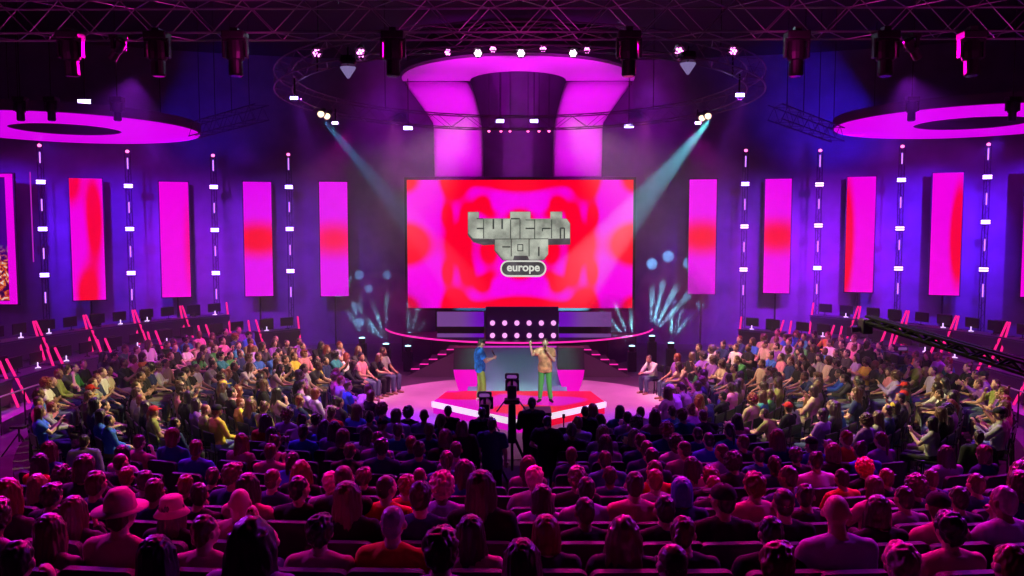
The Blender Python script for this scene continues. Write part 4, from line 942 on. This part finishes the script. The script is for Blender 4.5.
for i in range(13):
    h = row_half(i); x = -h
    taken = sorted(q[0] for q in rows[i])
    while x < h:
        nx = [t for t in taken if abs(t - x) < .5]
        in_aisle = i in AISLE and AISLE[i][0] < x < AISLE[i][1]
        if in_aisle: x += .1; continue
        if nx: x = max(nx) + .5; continue
        p_ = .62 if i < 2 else .72 if i < 7 else .86
        if i <= 6: p_ *= .62
        if i >= 9: p_ = .74
        rows[i].append((x, rnd.uniform(.95, 1.05), 'fill' if rnd.random() < p_ else None)); x += .52
HN = {'short': 'short {} hair', 'crop': 'cropped {} hair', 'wavy': 'curly {} hair', 'long': 'long {} hair', 'long_wavy': 'long wavy {} hair', 'bob': '{} bob', 'bun': '{} hair bun', 'ponytail': '{} ponytail', 'afro': 'big {} afro', None: 'shaved head'}
def hair_words(h, c): return HN[h].format(c)
n_people = 0
for i in range(13):
    rows[i].sort(key=lambda q: q[0]); pn = 0
    for j, (X, sc, k) in enumerate(rows[i]):
        d, z = ROWD[i], row_floor(i); yaw = math.atan2(X, 26 - d) * .8
        hall_chair((X, d, z), yaw, f'dark padded chair, {"occupied" if k else "empty"}, {ORD[i+1]} centre row from camera, {ORD[j+1]} seat from left')
        if k is None: continue
        pn += 1; yaw += rnd.uniform(-.12, .12)
        if k == 'fill':
            hr_ = rnd.choice(HS); hc_ = rnd.choice(HCs); top = rnd.choice(TOPS); lg = rnd.random() < .4; hat = 'cap' if rnd.random() < .07 else None; pose = rnd.choice(PZ)
        else:
            _, _, hr_, hc_, top, lg, hat = k; pose = rnd.choice(PZ[:6]); hat = hat or None
            if k[0] == 766: pose = 'chin'
        if hat and hr_ in ('wavy', 'afro'): hr_ = 'short'
        jn = rnd.randrange(4); hatc = 'pink' if hat and hat != 'cap' else 'black'
        o = person((X, d + .02, z), yaw, sc, pose, rnd.choice((0, 0, 1, 1, 2, 3)), hr_, hc_, top, lg, jn, rnd.randrange(2), hat, hatc)
        tag(o, f'{hair_words(hr_, hc_)}{" under hat" if hat else ""}, {top} top, {ORD[i+1]} centre row back, {ORD[pn]} from left', 'person', 'audience seated in the centre block'); n_people += 1

# ---- wings
def wing_seats(s):
    out = []
    for r_i in range(8):
        r = 4.95 + r_i * .93; n = int(R(78) * r / .56)
        for j in range(n + 1):
            a = R(148 + 78 * j / n) + (r_i % 2) * .02
            x, y = r * math.cos(a), 22 + r * math.sin(a)
            if y < 14.75 or (y < 15.4 and abs(x) < 6.4): continue
            out.append((s * -x if s > 0 else x, y, r_i, j))
    return out
LT = ['white', 'cream', 'grey', 'olive', 'grey', 'beige', 'black', 'charcoal', 'navy', 'black', 'charcoal', 'navy', 'teal', 'black', 'lavender', 'purple', 'white', 'green', 'yellow', 'blue', 'pink']
allw = []
for s in (-1, 1):
    for (x, y, ri, j) in wing_seats(s): allw.append((y * 1.0 - abs(x) * .0, s, x, y, ri, j))
allw.sort(key=lambda q: q[0])
LIMIT = 288 - n_people
crowd = []
count_w = 0
cnt = {}
RAKE = [0, 0, .05, .10, .15, .20, .26, .32]
for s_ in (-1, 1):
    for q_ in range(2, 8):
        c_ = 4.95 + q_ * .93; a_ = (R(144), R(227)) if s_ < 0 else (R(-47), R(36))
        struct(MB().arcbox((0, 22), c_ - .45, c_ + .50, 0, RAKE[q_], a_[0], a_[1], 40).obj('floor_wing_riser', step_m))
for (_, s, x, y, ri, j) in allw:
    fx, fy = -x, 22 - y; yaw = math.atan2(-fx, fy) + rnd.uniform(-.15, .15)
    empty_ = rnd.random() < .07
    hr_, hc_, top, lg = rnd.choice(HS), rnd.choice(HCs), rnd.choice(LT), rnd.random() < .3
    pose = rnd.choice(PZ); sc = rnd.uniform(.93, 1.05); sk = rnd.choice((0, 0, 1, 1, 2, 3)); jn = rnd.randrange(4)
    side = 'left' if s < 0 else 'right'
    if count_w < LIMIT:
        cnt[(s, ri)] = cnt.get((s, ri), 0) + 1; nn = cnt[(s, ri)]
        c = mobj('folding_chair', WCH); c.location = (x, y, RAKE[ri]); c.rotation_euler = (0, 0, yaw)
        tag(c, f'slim dark chair, {"empty" if empty_ else "occupied"}, {side} wing, {ORD[ri+1]} arc from stage, {ORD[nn]} from near end', 'chair', 'slim chairs of the wings')
        if empty_: continue
        hat = 'cap' if rnd.random() < .1 else None
        if hat and hr_ in ('wavy', 'afro'): hr_ = 'short'
        o = person((x, y, RAKE[ri]), yaw, sc, pose, sk, hr_, hc_, top, lg, jn, rnd.randrange(2), hat, rnd.choice(('black', 'red', 'yellow', 'white')))
        tag(o, f'{hair_words(hr_, hc_)}, {top} top, {side} wing, {ORD[ri+1]} arc, {ORD[nn]} from near end', 'person', 'audience seated in the wings'); count_w += 1
    else:
        crowd.append((x, y, RAKE[ri], yaw, sc, pose, sk, hr_, hc_, top, lg, jn, empty_))
# the rest of the wings as one crowd
import numpy as np
def lowpoly(me, ratio):
    o = bpy.data.objects.new('tmp', me.copy()); d = o.modifiers.new('d', 'DECIMATE'); d.ratio = ratio
    out = evaluated(o)
    co = np.empty(len(out.vertices) * 3); out.vertices.foreach_get('co', co); out.calc_loop_triangles()
    tr = np.empty(len(out.loop_triangles) * 3, dtype=np.int64); out.loop_triangles.foreach_get('vertices', tr)
    return co.reshape(-1, 3), tr.reshape(-1, 3)
LP = {}
def lp(kind, key, me, ratio):
    if (kind, key) not in LP: LP[(kind, key)] = lowpoly(me, ratio)
    return LP[(kind, key)]
cm, cv, ct, ci, off = [], [], [], [], 0
def mslot(m):
    if m not in cm: cm.append(m)
    return cm.index(m)
def put(geo, M, m):
    global off
    co, tr = geo; A = np.array(M); v = co @ A[:3, :3].T + A[:3, 3]; cv.append(v); ct.append(tr + off); ci.append(np.full(len(tr), mslot(m))); off += len(v)
for (x, y, z_, yaw, sc, pose, sk, hr_, hc_, top, lg, jn, e_) in crowd:
    M = Matrix.Translation((x, y, z_)) @ Matrix.Rotation(yaw, 4, 'Z'); put(lp('c', 0, WCH, .8), M, cf_m)
    if e_: continue
    M = M @ Matrix.Scale(sc, 4); put(lp('b', pose, BODY[pose], .12), M, SKIN[sk]); put(lp('s', (pose, lg), (SH_L if lg else SH_S)[pose], .2), M, CM_[top]); put(lp('t', pose, TR[pose], .2), M, JEANS[jn])
    P = POSES[pose]; put(lp('h', hr_, HAIR[hr_], .25), M @ Matrix.Translation(P['head']) @ Euler(P.get('head_rot', (0, 0, 0))).to_matrix().to_4x4(), HM[hc_])
if crowd:
    V_, T_, I_ = np.concatenate(cv), np.concatenate(ct), np.concatenate(ci)
    me = bpy.data.meshes.new('seated_crowd'); me.from_pydata(V_.tolist(), [], T_.tolist()); me.polygons.foreach_set('material_index', I_.astype(np.int32)); me.shade_smooth()
    for m in cm: me.materials.append(m)
    o = bpy.data.objects.new('seated_crowd', me); COL.objects.link(o); o['kind'] = 'stuff'; o['label'] = 'rest of the seated audience at the rear of both wings'; o['category'] = 'crowd'
print('PEOPLE', n_people, count_w, len(crowd))

# ---- standing people
def standing(**kw):
    P = dict(stand=True, pelvis=(0, 0, .95), chest=(0, -.01, 1.32), neck=(0, -.01, 1.49), head=(0, .02, 1.62), shl=(-.185, -.01, 1.40), shr=(.185, -.01, 1.40),
             ell=(-.25, -.02, 1.12), elr=(.25, -.02, 1.12), wrl=(-.22, .14, .92), wrr=(.22, .14, .92),
             hipl=(-.09, 0, .93), hipr=(.09, 0, .93), knl=(-.11, .03, .50), knr=(.11, .03, .50), anl=(-.12, -.02, .09), anr=(.12, -.02, .09), toel=(-.15, .14, .03), toer=(.15, .14, .03))
    P.update(kw); return P
STAND = {}
def stander(loc, yaw, sc, P, skin, hair, hcol, top, long, legm, label, group=None, hat=None, hatcol='black', short=False, shoem=None, topmat=None, fine=.009, eyes=False, shoes=True):
    key = (repr(sorted(P.items())), long, fine)
    if key not in STAND:
        b, sh, tr = figure(P); me = remeshed(b, fine, 2, 'person'); split_shoes(me)
        STAND[key] = (me, remeshed(sh(long), .016, 3, 'shirt', disp=(.014, 9, .6)), remeshed(tr(short, .010), .017, 3, 'trousers', disp=(.012, 8, .6)))
        for q_, k_ in zip(STAND[key], (2, 1, 1)):
            for _ in range(k_): q_.materials.append(None)
    me, shm, trm = STAND[key]
    o = mobj('person', me); slotmat(o, SKIN[skin], shoem or SHOE[0]); o.location = loc; o.rotation_euler = (0, 0, yaw); o.scale = (sc,) * 3
    hp, hr = V(P['head']), Euler(P.get('head_rot', (0, 0, 0)))
    if hair: h = mobj('hair', HAIR[hair], None, o, hp); h.rotation_euler = hr; slotmat(h, HM[hcol])
    slotmat(mobj('shirt', shm, None, o), topmat or CM_[top]); slotmat(mobj('trousers', trm, None, o), legm)
    if hat: h = mobj('cap' if hat == 'cap' else 'hat', HATS[hat], None, o, hp); h.rotation_euler = hr; slotmat(h, CM_[hatcol])
    if eyes:
        for s in (-1, 1):
            e = MB(); c = hp + hr.to_matrix() @ V((s * .031, .074, .002)); e.ell(c, (.0125, .009, .0095), hr.to_matrix(), 10, 8); e.obj('eye', mat('eye_white', (.7, .7, .7), .2), o, True)
    tag(o, label, 'person', group); return o
# presenter on the left: blue patterned shirt, cap, looks down to the right, mic held in both hands
bluepat = mat('blue_pattern_shirt', (.02, .18, .85), .8, var=.7, bscale=7)
PL = W(480, 405, 21.6)
pl = standing(head_rot=(R(-22), 0, R(0)), head=(0, .05, 1.60), ell=(-.22, .13, 1.13), elr=(.22, .13, 1.13), wrl=(-.05, .33, 1.17), wrr=(.05, .36, 1.20), handl=(V((.5, .5, .3)), V((-.5, 0, 1))), handr=(V((-.4, .5, .5)), V((.5, 0, 1))), curll=.9, curlr=1.0, anr=(.13, .08, .09), toer=(.16, .26, .03), knr=(.12, .09, .5))
stander((PL.x, 21.6, .352), R(-78), 1.0, pl, 0, 'short', 'brown', 'blue', False, mat('olive_trousers', (.30, .42, .08), .85), 'presenter in a blue patterned shirt, cap and olive trousers standing on the podium', hat='cap', hatcol='charcoal', shoem=SHOE[1], topmat=bluepat, fine=.008, eyes=True)
# presenter on the right: beige printed tee, green trousers, finger raised, mic at the mouth
beigepat = mat('beige_print_tee', (.66, .34, .20), .8, var=.45, bscale=6)
PR = W(545, 405, 21.6)
pr = standing(elr=(.34, .06, 1.30), wrr=(.40, .12, 1.57), handr=(V((.05, 0, 1)), V((0, -1, 0))), pointr=True, flipr=True, ell=(-.24, .10, 1.16), wrl=(-.07, .20, 1.38), handl=(V((.35, .0, 1)), V((-.6, -.8, 0))), curll=1.1, head_rot=(R(4), 0, R(-6)), anl=(-.15, 0, .09), toel=(-.2, .15, .03), anr=(.14, 0, .09), toer=(.2, .15, .03))
stander((PR.x, 21.6, .352), R(178), 1.0, pr, 0, 'short', 'dark brown', 'beige', False, mat('green_trousers', (.10, .48, .12), .85), 'presenter in a beige tee and green trousers raising one finger on the podium', shoem=SHOE[0], topmat=beigepat, fine=.008, eyes=True)
def mic(loc, to, label):
    loc, to = V(loc), V(to); t = tag(empty('microphone', loc), label, 'microphone'); d = (to - loc).normalized()
    MB().tube((0, 0, 0), d * .17, .013, .019, 12).obj('handle', DARK, t); MB().ell(d * .19, .027).obj('grille', mat('mic_grille', (.2, .2, .2), .4, .8), t)
yl = Matrix.Translation((PL.x, 21.6, .352)) @ Matrix.Rotation(R(-78), 4, 'Z'); mic(yl @ V((0, .43, 1.22)), yl @ V((0, .30, 1.47)), 'black microphone held by the presenter in the blue shirt')
yr = Matrix.Translation((PR.x, 21.6, .352)) @ Matrix.Rotation(R(178), 4, 'Z'); mic(yr @ V((-.03, .21, 1.40)), yr @ V((0, .15, 1.58)), 'black microphone held by the presenter in the beige tee')
# crew standing between camera and podium
crew = [(482, 428, 14.2, 2, .02, 'crew member in dark clothes behind the left broadcast camera', 'hold', 'short'), (547, 421, 13.0, -8, .02, 'broad crew member in a dark tee right of the broadcast camera', 'hips', 'crop'),
        (532, 403, 14.8, 5, .02, 'crew member in black at the right side of the centre camera', 'hold', 'short'), (448, 411, 14.3, 0, .02, 'person standing in black just left of the camera crew', 'plain', 'short'),
        (585, 413, 14.3, 8, .02, 'person standing in dark clothes just right of the camera crew', 'plain', 'short'), (492, 424, 12.6, -12, .02, 'crew member in a dark blue tee before the centre camera', 'plain', 'short'), (462, 447, 12.2, 10, .02, 'long-haired person in black standing at the left aisle edge', 'plain', 'long')]
def floor_at(y):
    z = 0
    for i in range(13):
        if abs(y - (ROWD[i] - .12)) <= .5 and row_floor(i) > .02: z = row_floor(i)
    return z
for (px, py, d, yw, _, lab, how, hr_) in crew:
    p = W(px, py, d); fz_ = floor_at(d); sc = max(.85, min(1.12, (p.z - fz_) / 1.63))
    P = standing() if how == 'plain' else standing(ell=(-.30, .0, 1.16), elr=(.30, .0, 1.16), wrl=(-.17, .16, 1.05), wrr=(.17, .16, 1.05)) if how == 'hips' else standing(ell=(-.24, .12, 1.14), elr=(.24, .12, 1.14), wrl=(-.14, .36, 1.22), wrr=(.14, .36, 1.22), curll=.8, curlr=.8)
    stander((p.x, d, fz_), R(yw), sc, P, 1, hr_, 'black', 'navy' if 'blue' in lab else 'black', 'tee' not in lab, JEANS[1], lab, 'camera crew and standing people in the aisle', fine=.014)
for (px, py, d, yw, lab, top) in ((979, 437, 13.2, -20, 'person in black standing at the near right wing with back turned', 'black'), (84, 441, 13.0, 10, 'person in dark violet top standing at the near left wing', 'purple'), (867, 345, 22.5, -60, 'camera operator in black standing at the rear of the right wing', 'black')):
    p = W(px, py, d); sc = max(.85, min(1.15, p.z / 1.63)) ; stander((p.x, d, 0), R(yw), sc, standing(), 1, 'short', 'dark brown', top, True, JEANS[1], lab, fine=.014)
# broadcast cameras
cam_m = mat('camera_body', (.02, .02, .024), .4, spec=.5); vf_m = mat('viewfinder_glow', (0, 0, 0), emit=(.45, .12, .65), es=.4)
def tv_camera(px, py, d, lab, vf=1.0):
    p = W(px, py, d); fz_ = floor_at(d); t = tag(empty('broadcast_camera', (p.x, d, fz_)), lab, 'camera', 'broadcast cameras in the aisle'); z = p.z - fz_ - .12
    MB().box((0, 0, z - .32), (.18, .45, .26), bevel=.03).box((0, -.05, z - .52), (.3, .3, .08), bevel=.02).obj('camera_body', cam_m, t)
    MB().tube((0, .25, z - .32), (0, .52, z - .32), .09, .11, 16).box((0, .55, z - .32), (.28, .1, .24), bevel=.02).obj('camera_lens', cam_m, t)
    MB().box((0, -.22, z), (.34 * vf, .10, .15 * vf), bevel=.03).box((0, -.15, z - .13), (.05, .05, .2)).obj('viewfinder', cam_m, t)
    s = MB(); s.prism(rbox(.12 * vf, .04 * vf, 0, .035), 0, .008, lambda x, y, h: (x, -.276 - h, z + y)); s.obj('viewfinder_screen', vf_m, t)
    MB().tube((0, 0, z - .56), (0, 0, .75), .07, .09, 12).obj('column', cam_m, t)
    for a in (90, 210, 330): MB().tube((0, 0, .95), (.5 * math.cos(R(a)), .5 * math.sin(R(a)), .05), .03, .025, 8).obj('leg', cam_m, t)
    for s_ in (-1, 1): MB().tube((s_ * .12, 0, z - .5), (s_ * .28, -.5, z - .62), .014, n=8).obj('pan_handle', cam_m, t)
tv_camera(512, 368, 15.4, 'tall broadcast camera on a tripod at the centre of the aisle, glowing viewfinder', .8)
tv_camera(485, 386, 15.0, 'broadcast camera left of the centre one, its viewfinder glowing violet', .8)
tv_camera(898, 343, 22.0, 'camera on a tripod at the rear of the right wing')
# equipment case tower beside the operator
t = tag(empty('flight_case', (W(537, 400, 15.6).x, 15.6, 0)), 'tall black equipment case standing right of the centre camera', 'case')
MB().box((0, 0, .72), (.55, .6, 1.35), bevel=.02).obj('case_body', cam_m, t); MB().box((0, 0, 1.44), (.56, .61, .07), bevel=.015).obj('case_lid', cam_m, t)
for sx_ in (-1, 1):
    for sy_ in (-1, 1): MB().tube((sx_ * .2, sy_ * .2 - .02, .035), (sx_ * .2, sy_ * .2 + .02, .035), .035, n=12).obj('wheel', DARK, t)
for px, lab in ((563.5, 'left'), (567.5, 'right')):
    p = WZ(px, 466, 0); zt = W(px, 416 if px < 565 else 436, p.y).z; t = tag(empty('microphone_stand', (p.x, p.y, floor_at(p.y))), f'thin black stand in the lit aisle, {lab} one of two', 'stand'); z = zt - floor_at(p.y)
    MB().tube((0, 0, 0), (0, 0, z), .014).obj('pole', DARK, t); MB().tube((0, 0, 0), (0, 0, .03), .13, .12, 20).obj('base', DARK, t); MB().box((0, 0, z), (.06, .06, .08)).obj('clamp', DARK, t)
# carpet in the aisle
struct(MB().box((W(559, 460, 12.4).x, 13.2, .012), (.75, 4.2, .012)).obj('floor_aisle_mat', mat('aisle_mat', (.55, .5, .5), .7)))


# ------------------------------------------------------------------ haze that makes the beams visible
hz = MB(); hz.box((0, 25.2, 6), (44, 20.5, 11.9))
hm = bpy.data.materials.new('thin_haze'); hm.use_nodes = True; nt = hm.node_tree
for n in list(nt.nodes): nt.nodes.remove(n)
vsn = nt.nodes.new('ShaderNodeVolumeScatter'); vsn.inputs['Density'].default_value = .0030; vsn.inputs['Anisotropy'].default_value = .15; vsn.inputs['Color'].default_value = (1, 1, 1, 1)
o = nt.nodes.new('ShaderNodeOutputMaterial'); nt.links.new(vsn.outputs[0], o.inputs['Volume'])
for (x0, x1, y0, y1, dens, lab) in ((334, 432, 276, 350, .20, 'patchy smoke low beside the stage, left of the big screen'), (588, 640, 296, 350, .26, 'patchy smoke low under the right end of the big screen'), (640, 712, 262, 348, .30, 'patchy smoke beside the stage, right of the big screen')):
    a_, b_ = W(x0, y0, 31), W(x1, y1, 31); c_ = (a_ + b_) / 2; rx, rz2 = (b_.x - a_.x) / 2, (a_.z - b_.z) / 2
    pm = bpy.data.materials.new('smoke_patch'); pm.use_nodes = True; pt = pm.node_tree
    for n in list(pt.nodes): pt.nodes.remove(n)
    E = NT(pt); tc = pt.nodes.new('ShaderNodeTexCoord'); ln_ = pt.nodes.new('ShaderNodeVectorMath'); ln_.operation = 'LENGTH'; pt.links.new(tc.outputs['Object'], ln_.inputs[0])
    nz = pt.nodes.new('ShaderNodeTexNoise'); nz.inputs['Scale'].default_value = 2.4; nz.inputs['Detail'].default_value = 1; pt.links.new(tc.outputs['Object'], nz.inputs['Vector'])
    fall = E.m('MAXIMUM', E.m('SUBTRACT', 1.0, E.m('MULTIPLY', ln_.outputs['Value'], .95)), 0); pat = E.m('MAXIMUM', E.m('MULTIPLY', E.m('SUBTRACT', nz.outputs['Fac'], .40), 5), .45)
    dn = E.m('MULTIPLY', E.m('MULTIPLY', E.m('MINIMUM', E.m('MULTIPLY', fall, 2.5), 1), pat), dens); sc_ = pt.nodes.new('ShaderNodeVolumeScatter'); sc_.inputs['Color'].default_value = (1, 1, 1, 1); pt.links.new(dn, sc_.inputs['Density'])
    o = pt.nodes.new('ShaderNodeOutputMaterial'); pt.links.new(sc_.outputs[0], o.inputs['Volume'])
    pm.cycles.volume_step_rate = .6
    q_ = MB().ell((0, 0, 0), 1, u=24, v=16).obj('smoke', pm); q_.location = c_; q_.scale = (rx * 1.1, 2.6, rz2 * 1.15); q_['kind'] = 'stuff'; q_['label'] = lab; q_['category'] = 'smoke'
haze = hz.obj('stage_haze', hm); haze['kind'] = 'stuff'; haze['label'] = 'thin theatrical haze filling the air over the stage'; haze['category'] = 'haze'
bpy.data.scenes.remove(TS)
